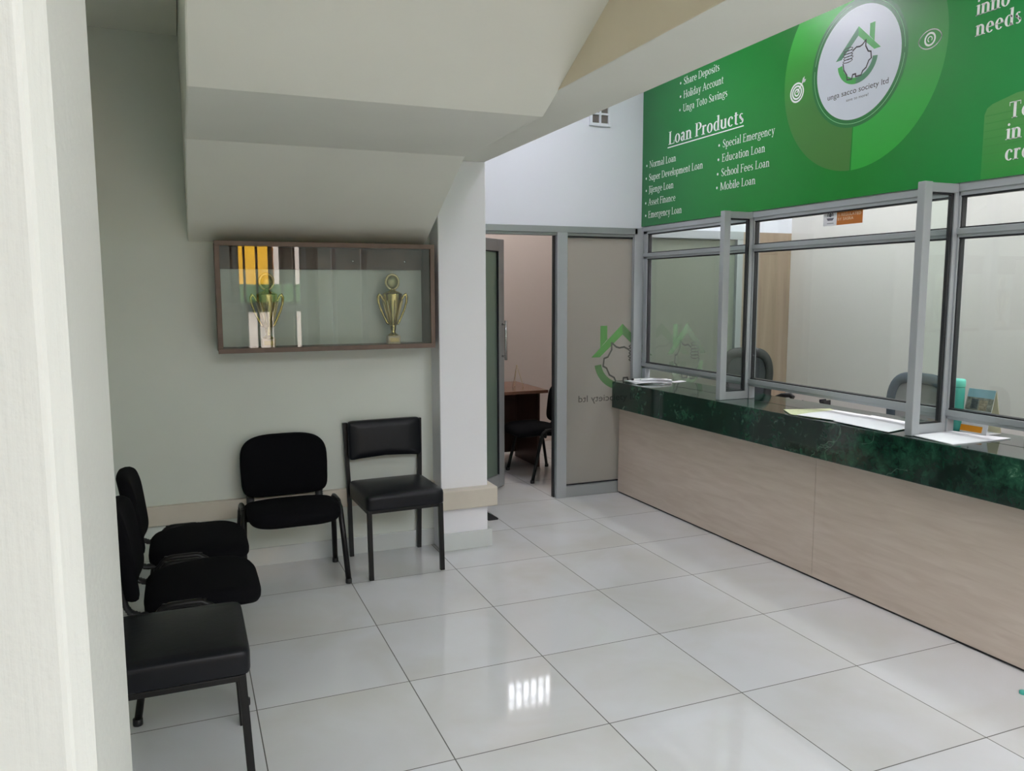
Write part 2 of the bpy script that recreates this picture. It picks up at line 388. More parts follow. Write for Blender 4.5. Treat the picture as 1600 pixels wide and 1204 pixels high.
# ================================================================== SETTING
XF, YP, ZT = 3.153, 1.235, 3.55          # screen plane, partition plane, ceiling height
b = MB(); b.box(-3.0, 6.0, -6.0, 4.2, -0.12, 0.0, M_floor); struct('floor', b)
# waiting-corner back wall, side wall
b = MB(); b.box(-0.95, 1.3, 0.50, 0.62, 0, ZT, M_wall); struct('wall_back', b)
b = MB(); b.box(-0.95, -0.80, -3.268, 0.50, 0, ZT, M_wall); struct('wall_left', b)
b = MB(); b.box(-0.80, -0.15, -3.268, 0.50, 2.93, 3.05, M_stair); struct('ceiling_left', b)
# column between the waiting corner and the glazed partition
b = MB(); b.box(1.219, 1.521, 0.335, 1.30, 0, 2.352, M_column); b.box(1.19, 1.523, 0.50, 1.30, 2.352, ZT, M_wall); struct('wall_column', b, bevel=0.006)
# beam / upper wall above the stair side
b = MB()
b.hexa([(1.168, -3.6, 2.352), (1.478, -3.6, 2.352), (1.523, 0.50, 2.352), (1.181, 0.50, 2.352), (1.168, -3.6, ZT), (1.478, -3.6, ZT), (1.523, 0.50, ZT), (1.181, 0.50, ZT)], M_stair)
b.mi[-1] = b._m(M_beamside)
struct('wall_beam', b, bevel=0.006)
# underside of the stair flight
b = MB()
b.prism([(0.50, 1.858), (-0.283, 2.271), (-1.243, 2.282), (-1.786, 2.556), (-3.10, 3.20), (-3.10, ZT), (0.50, ZT)], -0.146, 1.182, 'x', M_stair)
struct('ceiling_stair_soffit', b, bevel=0.008)
# main ceiling over hall, porch, offices
b = MB(); b.box(-3.2, 6.0, -5.8, 3.62, ZT, ZT+0.15, M_ceil); struct('ceiling', b)
# street front pillar with its chamfered corner
b = MB()
b.prism([(-0.276, -3.268), (-0.276, -3.588), (-0.2897, -3.613), (-3.0, -3.613), (-3.0, -3.268)], 0, ZT, 'z', M_pillar)
struct('wall_front', b, bevel=0.004)
# upper wall over the partition, wall carrying the banner, teller room, desk room
b = MB(); b.box(1.50, 4.62, YP, YP+0.12, 2.065, ZT, M_upper); struct('wall_partition_upper', b)
b = MB(); b.box(XF, XF+0.10, -3.6, YP, 2.075, ZT, M_upper); struct('wall_banner', b)
b = MB(); b.box(4.62, 4.74, -3.7, YP+0.12, 0, ZT, M_office); struct('wall_teller_east', b)
b = MB(); b.box(4.11, 4.62, YP, YP+0.06, 0, 2.065, M_tan); struct('wall_wood_panel', b)
b = MB(); b.box(2.9, 4.74, -3.75, -3.62, 0, ZT, M_office); struct('wall_teller_front', b)
b = MB(); b.box(1.40, 1.52, 1.30, 3.4, 0, ZT, M_pink); struct('wall_desk_room_left', b)
b = MB(); b.box(4.62, 4.74, YP+0.12, 3.5, 0, ZT, M_pink); struct('wall_desk_room_right', b)
WX0, WX1, WZ0, WZ1 = 2.90, 3.43, 2.64, 2.98
b = MB()
b.box(1.40, WX0, 3.4, 3.52, 0, ZT, M_pink); b.box(WX1, 4.74, 3.4, 3.52, 0, ZT, M_pink)
b.box(WX0, WX1, 3.4, 3.52, 0, WZ0, M_pink); b.box(WX0, WX1, 3.4, 3.52, WZ1, ZT, M_pink)
struct('wall_desk_room_back', b)
b = MB(); cw = (WX1-WX0)/6
for i in range(7): b.box(WX0+i*cw-0.010, WX0+i*cw+0.010, 3.43, 3.45, WZ0, WZ1, M_blackmetal)
for i, h in enumerate((0.36, 0.70, 0.26, 0.30, 0.72, 0.30)): b.box(WX0+i*cw, WX0+(i+1)*cw, 3.43, 3.45, WZ0+(1-h)*(WZ1-WZ0)-0.009, WZ0+(1-h)*(WZ1-WZ0)+0.009, M_blackmetal)
struct('window_2', b)
area('daylight_window', ((WX0+WX1)/2, 3.56, (WZ0+WZ1)/2), (-PI/2, 0, 0), WX1-WX0, WZ1-WZ0, 1, portal=True)
# skirting and ledges
b = MB(); b.box(-0.8, 1.219, 0.488, 0.50, 0, 0.105, M_skirt); struct('baseboard_back', b, bevel=0.002)
b = MB(); b.box(-0.8, 1.219, 0.465, 0.50, 0.305, 0.415, M_cream); struct('trim_1', b, bevel=0.006)
b = MB(); b.box(1.208, 1.546, 0.320, 0.335, 0, 0.108, M_skirt); b.box(1.521, 1.546, 0.335, 1.2, 0, 0.108, M_skirt); struct('baseboard_column', b, bevel=0.002)
b = MB(); b.box(1.203, 1.563, 0.262, 0.335, 0.272, 0.392, M_cream); b.box(1.521, 1.563, 0.335, 0.75, 0.272, 0.392, M_cream); struct('trim_2', b, bevel=0.008)

# street outside, seen only in reflections
b = MB(); b.box(-14, 16, -22, -6.0, -0.2, -0.02, mat('street_paving', srgb(150, 140, 130), 0.9, noise=0.15, nscale=1.5)); struct('ground_street', b)
M_shop = mat('shaded_shopfronts', srgb(56, 62, 56), 0.8, noise=0.25, nscale=1.2)
b = MB()
b.box(0.90, 1.50, -12.4, -12.0, 1.72, 4.6, mat('yellow_facade', srgb(255, 190, 26), 0.6, noise=0.04, nscale=2))
b.box(0.90, 2.15, -12.38, -11.95, 1.22, 1.72, mat('green_awning_band', srgb(60, 100, 50), 0.7, noise=0.2, nscale=4))
M_pale = mat('pale_facade', srgb(240, 226, 216), 0.6, noise=0.04, nscale=2)
b.box(1.05, 1.52, -12.4, -12.0, 0, 1.22, M_pale); b.box(1.97, 2.06, -12.4, -11.98, 0, 1.22, M_pale); b.box(1.97, 2.06, -12.4, -11.98, 1.72, 4.6, M_pale); b.box(1.56, 1.66, -12.4, -11.98, 1.72, 4.6, M_pale)
b.box(-9, 0.90, -12.5, -12.1, 0, 4.6, M_shop); b.box(0.90, 2.45, -12.6, -12.45, 0, 4.6, M_shop); b.box(2.45, 10, -12.5, -12.1, 0, 4.6, M_shop)
struct('exterior_facade', b)
b = MB(); b.box(-3.0, -2.88, -5.7, -3.613, 0, ZT, M_wall); b.box(3.253, 3.37, -5.7, -3.6, 0, ZT, M_wall); b.box(-3.0, -0.45, -5.78, -5.66, 0, ZT, M_wall); struct('wall_daylight_block', b)  # unseen walls added to narrow the daylight and shade the pillar front
g = thing('entrance_gate', 'grey metal entrance gate of upright bars', 'gate', (0, -5.7, 0))
b = MB()
for x in [0.1+0.15*i for i in range(8)]: b.box(x-0.014, x+0.014, -0.014, 0.014, 0.05, 2.7, M_blackmetal)
b.build('bars', g)
b = MB(); b.box(0.03, 1.22, -0.02, 0.02, 1.33, 1.45, M_alu2); b.box(0.03, 1.22, -0.02, 0.02, 0.03, 0.09, M_alu2); b.box(0.03, 1.22, -0.02, 0.02, 2.68, 2.75, M_alu2)
b.box(1.22, 1.30, -0.03, 0.03, 0, 2.8, M_alu); b.box(1.62, 1.68, -0.03, 0.03, 0, 2.8, M_alu); b.box(2.0, 2.08, -0.03, 0.03, 0, 2.8, M_alu2)
b.build('gate_frame', g, bevel=0.003)

# ================================================================== CEILING LAMPS
def lamp(i, x, y, power, col, sz=0.5, lab=''):
    t = thing('ceiling_light', lab, 'ceiling light', (x, y, ZT), group='square ceiling lights')
    b = MB(); b.box(-sz/2-0.02, sz/2+0.02, -sz/2-0.02, sz/2+0.02, -0.05, -0.001, M_white); b.build('housing', t, bevel=0.004)
    b = MB(); b.box(-sz/2, sz/2, -sz/2, sz/2, -0.055, -0.0505, emit('lamp_diffuser_%d' % i, col+(1,), power/(PI*sz*sz))); b.build('diffuser', t)
k = 0
for (x, y) in HALL_LAMPS: lamp(k, x, y, 23, (0.93, 0.89, 1.0), lab='square white ceiling light above the hall before the green banner'); k += 1
for (x, y) in TELLER_LAMPS: lamp(k, x, y, 39, (1.0, 0.97, 1.0), lab='square white ceiling light above the teller room'); k += 1
for (x, y) in DESK_LAMPS: lamp(k, x, y, 30, (1.0, 0.93, 0.88), lab='square white ceiling light above the small office'); k += 1

# ================================================================== GLAZED PARTITION (door, sidelight)
b = MB()
b.box(1.52, 3.10, YP-0.03, YP+0.06, 2.018, 2.066, M_alu2); b.box(1.52, 3.10, YP-0.015, YP+0.05, 1.998, 2.018, M_alu2)
b.box(2.413, 2.497, YP-0.03, YP+0.06, 0, 2.02, M_alu); b.box(2.404, 2.413, YP+0.01, YP+0.05, 0, 2.0, M_gasket)
b.box(3.073, XF, YP-0.03, YP+0.06, 0, 2.066, M_alu)
b.box(2.49, 3.10, YP-0.03, YP+0.06, 0, 0.085, M_alu2); b.box(1.52, 1.60, YP-0.03, YP+0.06, 0, 2.02, M_alu)
b.box(XF, 4.11, YP-0.02, YP+0.05, 2.0, 2.066, M_alu); b.box(XF, 4.11, YP-0.02, YP+0.05, 0, 0.09, M_alu2); b.box(4.05, 4.11, YP-0.02, YP+0.05, 0, 2.0, M_alu)
struct('trim_partition_frame', b, bevel=0.003)
b = MB(); b.box(2.497, 3.075, YP+0.008, YP+0.014, 0.085, 1.998, M_frost)
b.box(2.497, 3.075, YP+0.0, YP+0.02, 1.985, 1.999, M_gasket); b.box(2.497, 3.075, YP+0.0, YP+0.02, 0.084, 0.094, M_gasket)
win1 = struct('window_1', b)
b = MB(); b.box(XF, 4.06, YP+0.012, YP+0.018, 0.085, 2.0, M_frost2); win3 = struct('window_3', b)
# door leaf, ajar into the small office
hx, hy = 1.61, 1.27; ang = math.atan2(1.725-1.25, 2.175-1.61)
d = bpy.data.objects.new('door_1', None); COL.objects.link(d); d.location = (hx, hy, 0); d.rotation_euler = (0, 0, ang); d['kind'] = 'structure'
LW = 0.745
b = MB()
b.box(0, 0.07, -0.02, 0.02, 0.012, 1.992, M_alu2); b.box(LW-0.085, LW, -0.022, 0.022, 0.012, 1.992, M_alu2)
b.box(0.07, LW-0.085, -0.02, 0.02, 1.90, 1.992, M_alu2); b.box(0.07, LW-0.085, -0.02, 0.02, 0.012, 0.115, M_alu2)
b.box(0.07, LW-0.085, -0.021, 0.021, 1.893, 1.90, M_gasket); b.box(LW-0.091, LW-0.085, -0.021, 0.021, 0.115, 1.9, M_gasket)
b.build('door_frame', d, bevel=0.003)
b = MB(); b.box(0.07, LW-0.09, -0.004, 0.004, 0.115, 1.895, M_frostg); b.build('door_glass', d)
b = MB()
for s in (-1, 1):
    b.tube([(LW-0.035, s*0.02, 1.07), (LW-0.035, s*0.055, 1.07)], 0.008, M_steel); b.tube([(LW-0.035, s*0.02, 1.325), (LW-0.035, s*0.055, 1.325)], 0.008, M_steel)
    b.tube([(LW-0.035, s*0.055, 1.04), (LW-0.035, s*0.055, 1.355)], 0.011, M_steel, seg=14)
b.build('door_handle', d)

# ================================================================== LETTERING
def A(cx, cy, rx, ry, a0, a1, w, t, n=14):
    out = []
    for i in range(n):
        q = []
        for a in (a0+(a1-a0)*i/n, a0+(a1-a0)*(i+1)/n):
            c, s_ = math.cos(math.radians(a)), math.sin(math.radians(a))
            q.append(((cx+rx*c, cy+ry*s_), (cx+(rx-w)*c, cy+(ry-t)*s_)))
        out.append([q[0][0], q[1][0], q[1][1], q[0][1]])
    return out
def R_(x0, x1, y0, y1): return [[(x0, y0), (x1, y0), (x1, y1), (x0, y1)]]
def D_(x0, y0, x1, y1, w): return [[(x0-w/2, y0), (x0+w/2, y0), (x1+w/2, y1), (x1-w/2, y1)]]
def serif_glyph(ch, W, t=0.034):
    X, C, AS, DS = 0.44, 0.66, 0.70, -0.20
    h = W/2
    def st(x, y0, y1, top=None, bot=True):
        o = R_(x-h, x+h, y0, y1)
        if bot: o += R_(x-h-0.06, x+h+0.06, y0, y0+t)
        if top == 'both': o += R_(x-h-0.06, x+h+0.06, y1-t, y1)
        if top == 'left': o += [[(x-h-0.075, y1-0.05), (x-h, y1-0.035), (x-h, y1), (x-h-0.02, y1-0.012)]]
        return o
    o = lambda cx, r=0.2, w=W: A(cx, X/2, r, X/2+0.01, 0, 360, w, t, 22)
    G = {
     'a': (R_(0.27-h, 0.27+h, 0.05, 0.33)+A(0.19, 0.32, 0.08+h, 0.13, 0, 165, W, 0.04)+A(0.175, 0.125, 0.135, 0.135, 20, 345, W*0.9, t, 20)+[[(0.27-h, 0.05), (0.27+h, 0.05), (0.39, 0.0), (0.33, 0.0)]], 0.41),
     'b': (st(0.1, 0.01, AS, 'left', False)+A(0.24, X/2, 0.19, X/2+0.01, -150, 150, W, t, 20), 0.47),
     'c': (A(0.22, X/2, 0.19, X/2+0.01, 45, 315, W, t, 20)+A(0.31, 0.35, 0.05, 0.05, 0, 360, 0.05, 0.05), 0.41),
     'd': (st(0.35, 0.0, AS, 'left', False)+A(0.22, X/2, 0.19, X/2+0.01, 30, 330, W, t, 20)+R_(0.35, 0.44, 0, t), 0.47),
     'e': (A(0.22, X/2, 0.19, X/2+0.01, 0, 320, W, t, 22)+R_(0.07, 0.40, X/2-0.005, X/2+t-0.005), 0.43),
     'f': (st(0.13, 0, 0.58)+A(0.23, 0.56, 0.1+h, 0.14, 40, 180, W, 0.045)+R_(0.03, 0.27, X-t, X), 0.31),
     'g': (A(0.21, 0.29, 0.16, 0.155, 0, 360, W*0.85, t, 18)+A(0.21, -0.08, 0.19, 0.125, 0, 360, 0.06, t, 18)+[[(0.1, 0.17), (0.15, 0.17), (0.17, 0.03), (0.08, 0.06)]]+R_(0.30, 0.42, 0.40, 0.44), 0.43),
     'h': (st(0.1, 0, AS, 'left')+st(0.36, 0, 0.28)+A(0.24, 0.28, 0.12+h, 0.17, 0, 150, W, 0.05), 0.48),
     'i': (st(0.1, 0, X, 'left')+A(0.1, 0.60, 0.055, 0.055, 0, 360, 0.055, 0.055), 0.22),
     'j': (R_(0.12-h, 0.12+h, -0.08, X)+A(0.04, -0.08, 0.08+h, 0.12, -120, 0, W, 0.04)+A(0.12, 0.60, 0.055, 0.055, 0, 360, 0.055, 0.055), 0.23),
     'l': (st(0.1, 0, AS, 'left'), 0.21),
     'm': (st(0.1, 0, X, 'left')+st(0.33, 0, 0.28)+st(0.56, 0, 0.28)+A(0.22, 0.28, 0.11+h, 0.17, 0, 150, W, 0.05)+A(0.45, 0.28, 0.11+h, 0.17, 0, 150, W, 0.05), 0.68),
     'n': (st(0.1, 0, X, 'left')+st(0.34, 0, 0.28)+A(0.23, 0.28, 0.11+h, 0.17, 0, 150, W, 0.05), 0.46),
     'o': (o(0.22), 0.44),
     'p': (st(0.1, DS, X, 'left')+A(0.25, X/2, 0.19, X/2+0.01, -150, 150, W, t, 20), 0.47),
     'r': (st(0.1, 0, X, 'left')+A(0.22, 0.30, 0.10, 0.15, 55, 160, 0.06, 0.05)+A(0.26, 0.40, 0.045, 0.045, 0, 360, 0.045, 0.045), 0.33),
     's': (A(0.17, 0.325, 0.13, 0.125, 40, 250, W*0.8, t)+A(0.17, 0.115, 0.14, 0.125, -140, 75, W*0.8, t)+D_(0.245, 0.12, 0.095, 0.33, W), 0.34),
     't': (R_(0.13-h, 0.13+h, 0.06, 0.56)+R_(0.03, 0.27, X-t, X)+A(0.22, 0.09, 0.09+h, 0.1, 180, 300, W, 0.045), 0.30),
     'u': (R_(0.1-h, 0.1+h, 0.16, X)+R_(0.02, 0.1, X-t, X)+st(0.35, 0, X, None, False)+R_(0.27, 0.35, X-t, X)+R_(0.35, 0.44, 0, t)+A(0.22, 0.16, 0.12+h, 0.17, 180, 330, W, 0.05), 0.47),
     'v': (D_(0.10, X, 0.22, 0, W)+D_(0.36, X, 0.23, 0, 0.045)+R_(0.02, 0.19, X-t, X)+R_(0.29, 0.43, X-t, X), 0.44),
     'y': (D_(0.10, X, 0.22, 0.02, W)+D_(0.36, X, 0.17, DS, 0.045)+R_(0.02, 0.19, X-t, X)+R_(0.29, 0.43, X-t, X)+A(0.13, DS+0.03, 0.05, 0.05, 0, 360, 0.05, 0.05), 0.43),
     'A': (D_(0.32, C, 0.10, 0, 0.045)+D_(0.31, C, 0.54, 0, W)+R_(0.19, 0.46, 0.22, 0.22+t)+R_(0.0, 0.2, 0, t)+R_(0.43, 0.64, 0, t), 0.64),
     'D': (st(0.13, 0, C, 'both')+A(0.27, C/2, 0.32, C/2, -95, 95, W, t, 20), 0.63),
     'E': (st(0.13, 0, C, 'both')+R_(0.13, 0.46, 0, t)+R_(0.13, 0.44, C-t, C)+R_(0.13, 0.36, C/2, C/2+t)+R_(0.43, 0.46, 0, 0.15)+R_(0.42, 0.44, C-0.14, C)+R_(0.34, 0.365, C/2-0.05, C/2+0.09), 0.51),
     'F': (st(0.13, 0, C, 'both')+R_(0.13, 0.44, C-t, C)+R_(0.13, 0.36, C/2, C/2+t)+R_(0.42, 0.445, C-0.14, C)+R_(0.34, 0.365, C/2-0.05, C/2+0.09), 0.48),
     'H': (st(0.13, 0, C, 'both')+st(0.51, 0, C, 'both')+R_(0.13, 0.51, C/2, C/2+t), 0.64),
     'J': (R_(0.15-h, 0.15+h, 0.02, C)+R_(0.03, 0.27, C-t, C)+A(0.06, 0.02, 0.09+h, 0.15, -110, 0, W, 0.05), 0.30),
     'L': (st(0.13, 0, C, 'both')+R_(0.13, 0.46, 0, t)+R_(0.43, 0.465, 0, 0.17), 0.49),
     'M': (st(0.10, 0, C, None)+R_(0.02, 0.12, C-t, C)+st(0.68, 0, C, None)+R_(0.66, 0.76, C-t, C)+D_(0.13, C, 0.38, 0.03, W)+D_(0.65, C, 0.40, 0.03, 0.05), 0.79),
     'N': (D_(0.12, C, 0.55, 0, W)+R_(0.10, 0.135, 0, C)+R_(0.535, 0.57, 0, C)+R_(0.03, 0.21, 0, t)+R_(0.02, 0.16, C-t, C)+R_(0.46, 0.64, C-t, C), 0.66),
     'P': (st(0.13, 0, C, 'both')+A(0.25, 0.48, 0.22, 0.18, -105, 105, W, t, 18), 0.50),
     'S': (A(0.24, 0.49, 0.17, 0.175, 35, 250, W*0.9, t)+A(0.24, 0.175, 0.185, 0.18, -150, 75, W*0.9, t)+D_(0.345, 0.19, 0.135, 0.48, W)+R_(0.37, 0.395, 0.46, 0.62)+R_(0.06, 0.085, 0.04, 0.2), 0.46),
     'T': (st(0.28, 0, C)+R_(0.03, 0.53, C-t, C)+R_(0.03, 0.055, C-0.16, C)+R_(0.505, 0.53, C-0.16, C), 0.56),
     'U': (R_(0.14-h, 0.14+h, 0.2, C)+R_(0.03, 0.25, C-t, C)+R_(0.49, 0.53, 0.2, C)+R_(0.42, 0.60, C-t, C)+A(0.32, 0.21, 0.19+h, 0.22, 180, 360, W*0.8, 0.05), 0.62),
     ' ': ([], 0.22), }
    return G[ch]
def serif_text(txt, x0, x1, y, em, W=0.085):
    """polygons of a line of serif lettering fitted between x0 and x1 on baseline y"""
    adv = 0; polys = []
    for ch in txt:
        g, a = serif_glyph(ch, W)
        for p in g: polys.append([(px+adv, py) for px, py in p])
        adv += a
    s = (x1-x0)/(adv-0.03)
    return [[(x0+px*s, y+py*em) for px, py in p] for p in polys]
def sans_text(txt, x0, x1, y, em, shear=0.0):
    c = bpy.data.curves.new('lettering_curve', 'FONT'); c.body = txt; c.size = 1.0; c.resolution_u = 4
    o = bpy.data.objects.new('lettering_curve', c); COL.objects.link(o)
    bpy.context.view_layer.update()
    me = o.evaluated_get(bpy.context.evaluated_depsgraph_get()).to_mesh()
    vs = [v.co.copy() for v in me.vertices]; fs = [list(p.vertices) for p in me.polygons]
    o.evaluated_get(bpy.context.evaluated_depsgraph_get()).to_mesh_clear()
    bpy.data.objects.remove(o); bpy.data.curves.remove(c)
    a, z = min(v.x for v in vs), max(v.x for v in vs); s = (x1-x0)/(z-a)
    return [[(x0+(vs[i].x-a)*s+shear*vs[i].y*em, y+vs[i].y*em) for i in f] for f in fs]
def flat(mb, polys, fn, m, off):
    for p in polys: mb.add([fn(u, v, off) for u, v in p], [list(range(len(p)))], m)
def stroke(pts, w, closed=False):
    out = []; n = len(pts)
    for i in range(n if closed else n-1):
        (x0, y0), (x1, y1) = pts[i], pts[(i+1) % n]; L = math.hypot(x1-x0, y1-y0) or 1e-6
        nx, ny = -(y1-y0)/L*w/2, (x1-x0)/L*w/2; ex, ey = (x1-x0)/L*w*0.35, (y1-y0)/L*w*0.35
        out.append([(x0+nx-ex, y0+ny-ey), (x0-nx-ex, y0-ny-ey), (x1-nx+ex, y1-ny+ey), (x1+nx+ex, y1+ny+ey)])
    return out
def disc(cx, cy, r, n=64, ry=None): return [[(cx+r*math.cos(2*PI*i/n), cy+(ry or r)*math.sin(2*PI*i/n)) for i in range(n)]]

def emblem(mb, fn, cx, cy, s, mats, sx=1.0, words=True, bg=None):
    """house-and-piggy-bank emblem; apex of the roof at (cx,cy), roof width s"""
    dark, bright, arc1, arc2, line = mats
    T = lambda polys: [[(cx+u*s*sx, cy+v*s) for u, v in p] for p in polys]
    flat(mb, T([[(-0.5, -0.47), (-0.365, -0.47), (0, -0.155), (0, 0)]]), fn, dark, 1.0)
    flat(mb, T([[(0, 0), (0, -0.155), (0.365, -0.47), (0.5, -0.47)], [(0.25, -0.22), (0.25, -0.025), (0.36, -0.025), (0.36, -0.34)]]), fn, bright, 1.0)
    flat(mb, T(A(0.0, -0.53, 0.45, 0.42, 188, 268, 0.105, 0.105, 16)), fn, arc1, 1.0)
    flat(mb, T(A(0.0, -0.53, 0.45, 0.42, 268, 352, 0.105, 0.105, 16)), fn, arc2, 1.0)
    pig = [(-0.1, -0.37), (-0.03, -0.335), (0.05, -0.345), (0.10, -0.33), (0.175, -0.27), (0.175, -0.37), (0.235, -0.47), (0.295, -0.49), (0.31, -0.60),
           (0.255, -0.63), (0.205, -0.73), (0.13, -0.77), (0.10, -0.83), (-0.02, -0.83), (-0.025, -0.78), (-0.09, -0.78), (-0.11, -0.85), (-0.215, -0.84), (-0.225, -0.76), (-0.30, -0.66), (-0.325, -0.55)]
    flat(mb, T(stroke(pig, 0.024)), fn, line, 1.4)
    for i in range(5): flat(mb, T(A(-0.22+0.012*(i % 2), -0.52+0.048*i, 0.115, 0.034, 0, 360, 0.016, 0.014, 20)), fn, line, 1.6+0.1*i)
    if words:
        flat(mb, [[(cx+(u)*s*sx, v) for u, v in p] for p in sans_text('unga sacco society ltd', -0.66, 0.70, cy-1.10*s, 0.135*s)], fn, line, 1.2)

# ================================================================== BANNER
XB = XF-0.012
FB = lambda u, v, off: (XB-0.0005*off, -u, v)        # u runs towards the street, v is height
ban = thing('banner', 'wide green printed banner with white lists and round emblem above the teller windows', 'banner', (0, 0, 0))
b = MB(); b.box(XB, XF-0.002, -3.55, YP-0.012, 2.080, 3.26, ramp_mat('banner_green', 'Y', [(-3.5, srgb(34, 148, 62)), (-2.0, srgb(42, 148, 78)), (-0.9, srgb(18, 132, 40)), (0.0, srgb(24, 130, 50)), (0.6, srgb(34, 126, 62)), (1.23, srgb(36, 108, 62))], 0.28, 0.3))
b.build('board', ban)
b = MB(); em = 0.076; W_ = 0.082
LST = [('Share Deposits', 0.692, 0.284, 3.041), ('Holiday Account', 0.69, 0.238, 2.949), ('Unga Toto Savings', 0.694, 0.193, 2.858),
       ('Normal Loan', 1.122, 0.768, 2.532), ('Super Development Loan', 1.128, 0.44, 2.437), ('Jijenge Loan', 1.125, 0.793, 2.346), ('Asset Finance', 1.13, 0.765, 2.253), ('Emergency Loan', 1.127, 0.681, 2.159),
       ('Special Emergency', 0.228, -0.275, 2.539), ('Education Loan', 0.232, -0.193, 2.448), ('School Fees Loan', 0.236, -0.238, 2.355), ('Mobile Loan', 0.24, -0.113, 2.266)]
for (txt, a, z, v) in LST:
    flat(b, serif_text(txt, -a, -z, v-0.020, em, W_), FB, M_white, 1.0)
    flat(b, disc(-a-0.036, v, 0.0085, 16), FB, M_white, 1.0)
b.build('list_lettering', ban)
b = MB(); flat(b, serif_text('Loan Products', -0.868, -0.020, 2.640, 0.138, 0.115), FB, M_white, 1.0)
flat(b, R_(-0.878, -0.016, 2.617, 2.624), FB, M_white, 1.2); b.build('heading_lettering', ban)
M_rect = ramp_mat('leaf_green_block', 'Z', [(2.08, srgb(46, 150, 62)), (2.40, srgb(84, 156, 78))], 0.3)
b = MB(); r0 = [(1.655, 2.079), (3.2, 2.079), (3.2, 2.45), (1.80, 2.425), (1.69, 2.40), (1.665, 2.385), (1.655, 2.36)]
flat(b, [r0], FB, M_rect, 0.8)
for i in range(8): flat(b, R_(1.66, 3.2, 2.12+i*0.033, 2.124+i*0.033), FB, mat('block_stripe_green', srgb(62, 148, 66), 0.35, noise=0.02), 1.0)
b.build('green_block', ban)
WB = 0.125
for (txt, a, v, e) in (('inno', 1.582, 2.800, 0.105), ('needs', 1.585, 2.712, 0.105), ('of', 1.817, 2.712, 0.105), ('To', 1.768, 2.322, 0.105), ('in', 1.764, 2.234, 0.105), ('s', 1.852, 2.234, 0.105), ('cre', 1.762, 2.146, 0.105)):
    wid = sum(serif_glyph(c, WB)[1] for c in txt)*e*0.95
    b = MB(); flat(b, serif_text(txt, a, a+wid, v, e, WB), FB, M_white, 1.4); b.build('slogan_lettering', ban)
CX, CV = 0.897, 2.772
M_ringL = ramp_mat('ring_left_green', 'Z', [(2.22, srgb(74, 128, 58)), (2.62, srgb(72, 134, 62)), (2.85, srgb(64, 160, 62)), (3.05, srgb(66, 196, 72)), (3.3, srgb(66, 196, 72))], 0.28, 0.3)
M_ringR = ramp_mat('ring_right_green', 'Z', [(2.22, srgb(48, 172, 60)), (2.5, srgb(56, 174, 72)), (2.75, srgb(76, 156, 84)), (3.0, srgb(78, 140, 84)), (3.3, srgb(80, 136, 84))], 0.28, 0.3)
b = MB()
flat(b, A(CX, CV, 0.548, 0.548, 90, 268, 0.225, 0.225, 48), FB, M_ringL, 0.8)
flat(b, A(CX, CV, 0.548, 0.548, -91, 90, 0.225, 0.225, 48), FB, M_ringR, 0.8)
flat(b, disc(CX, CV, 0.325), FB, mat('ring_dark_green', srgb(26, 118, 52), 0.28, noise=0.02), 1.2)
flat(b, A(CX, CV, 0.307, 0.307, 100, 170, 0.0025, 0.0025, 24)+A(CX, CV, 0.307, 0.307, 175, 355, 0.0025, 0.0025, 48)+A(CX, CV, 0.307, 0.307, 0, 80, 0.0025, 0.0025, 24), FB, mat('ring_pale_line', srgb(150, 220, 160), 0.35, noise=0.02), 1.6)
b.build('emblem_ring', ban)
b = MB(); flat(b, disc(CX, CV, 0.285, 96), FB, mat('emblem_white', srgb(226, 232, 244), 0.3, noise=0.005), 1.8)
FB2 = lambda u, v, off: (XB-0.0005*off-0.001, -u, v)
GD, GB = mat('emblem_dark_green', srgb(70, 136, 96), 0.35, noise=0.02), mat('emblem_green', srgb(58, 172, 70), 0.35, noise=0.02)
emblem(b, FB2, 0.90, 2.955, 0.303, (GD, GB, GB, GD, M_print_dark))
flat(b, sans_text('save to more!', 0.835, 0.985, 2.588, 0.021), FB2, M_print_grey, 1.2)
b.build('emblem_disc', ban)
b = MB(); tx, tv = 0.455, 2.718
for (rx, w) in ((0.056, 0.010), (0.040, 0.010), (0.022, 0.009)): flat(b, A(tx, tv, rx, rx, 0, 360, w, w, 36), FB, M_white, 1.6)
flat(b, stroke([(tx, tv), (tx+0.052, tv+0.056)], 0.007)+[[(tx+0.036, tv+0.044), (tx+0.044, tv+0.070), (tx+0.058, tv+0.078), (tx+0.056, tv+0.062), (tx+0.070, tv+0.060), (tx+0.062, tv+0.046)]], FB, M_white, 1.8)
b.build('target_icon', ban)
b = MB(); ex, ev = 1.345, 2.768
eye = [(ex+0.064*math.cos(t), ev+0.043*math.sin(t)*(abs(math.sin(t))**0.25 if True else 1)) for t in [2*PI*i/40 for i in range(40)]]
flat(b, stroke(eye, 0.0055, True)+A(ex, ev, 0.032, 0.032, 0, 360, 0.009, 0.009, 30)+A(ex, ev, 0.014, 0.014, -40, 250, 0.0045, 0.0045, 20), FB, M_white, 1.6)
b.build('eye_icon', ban)

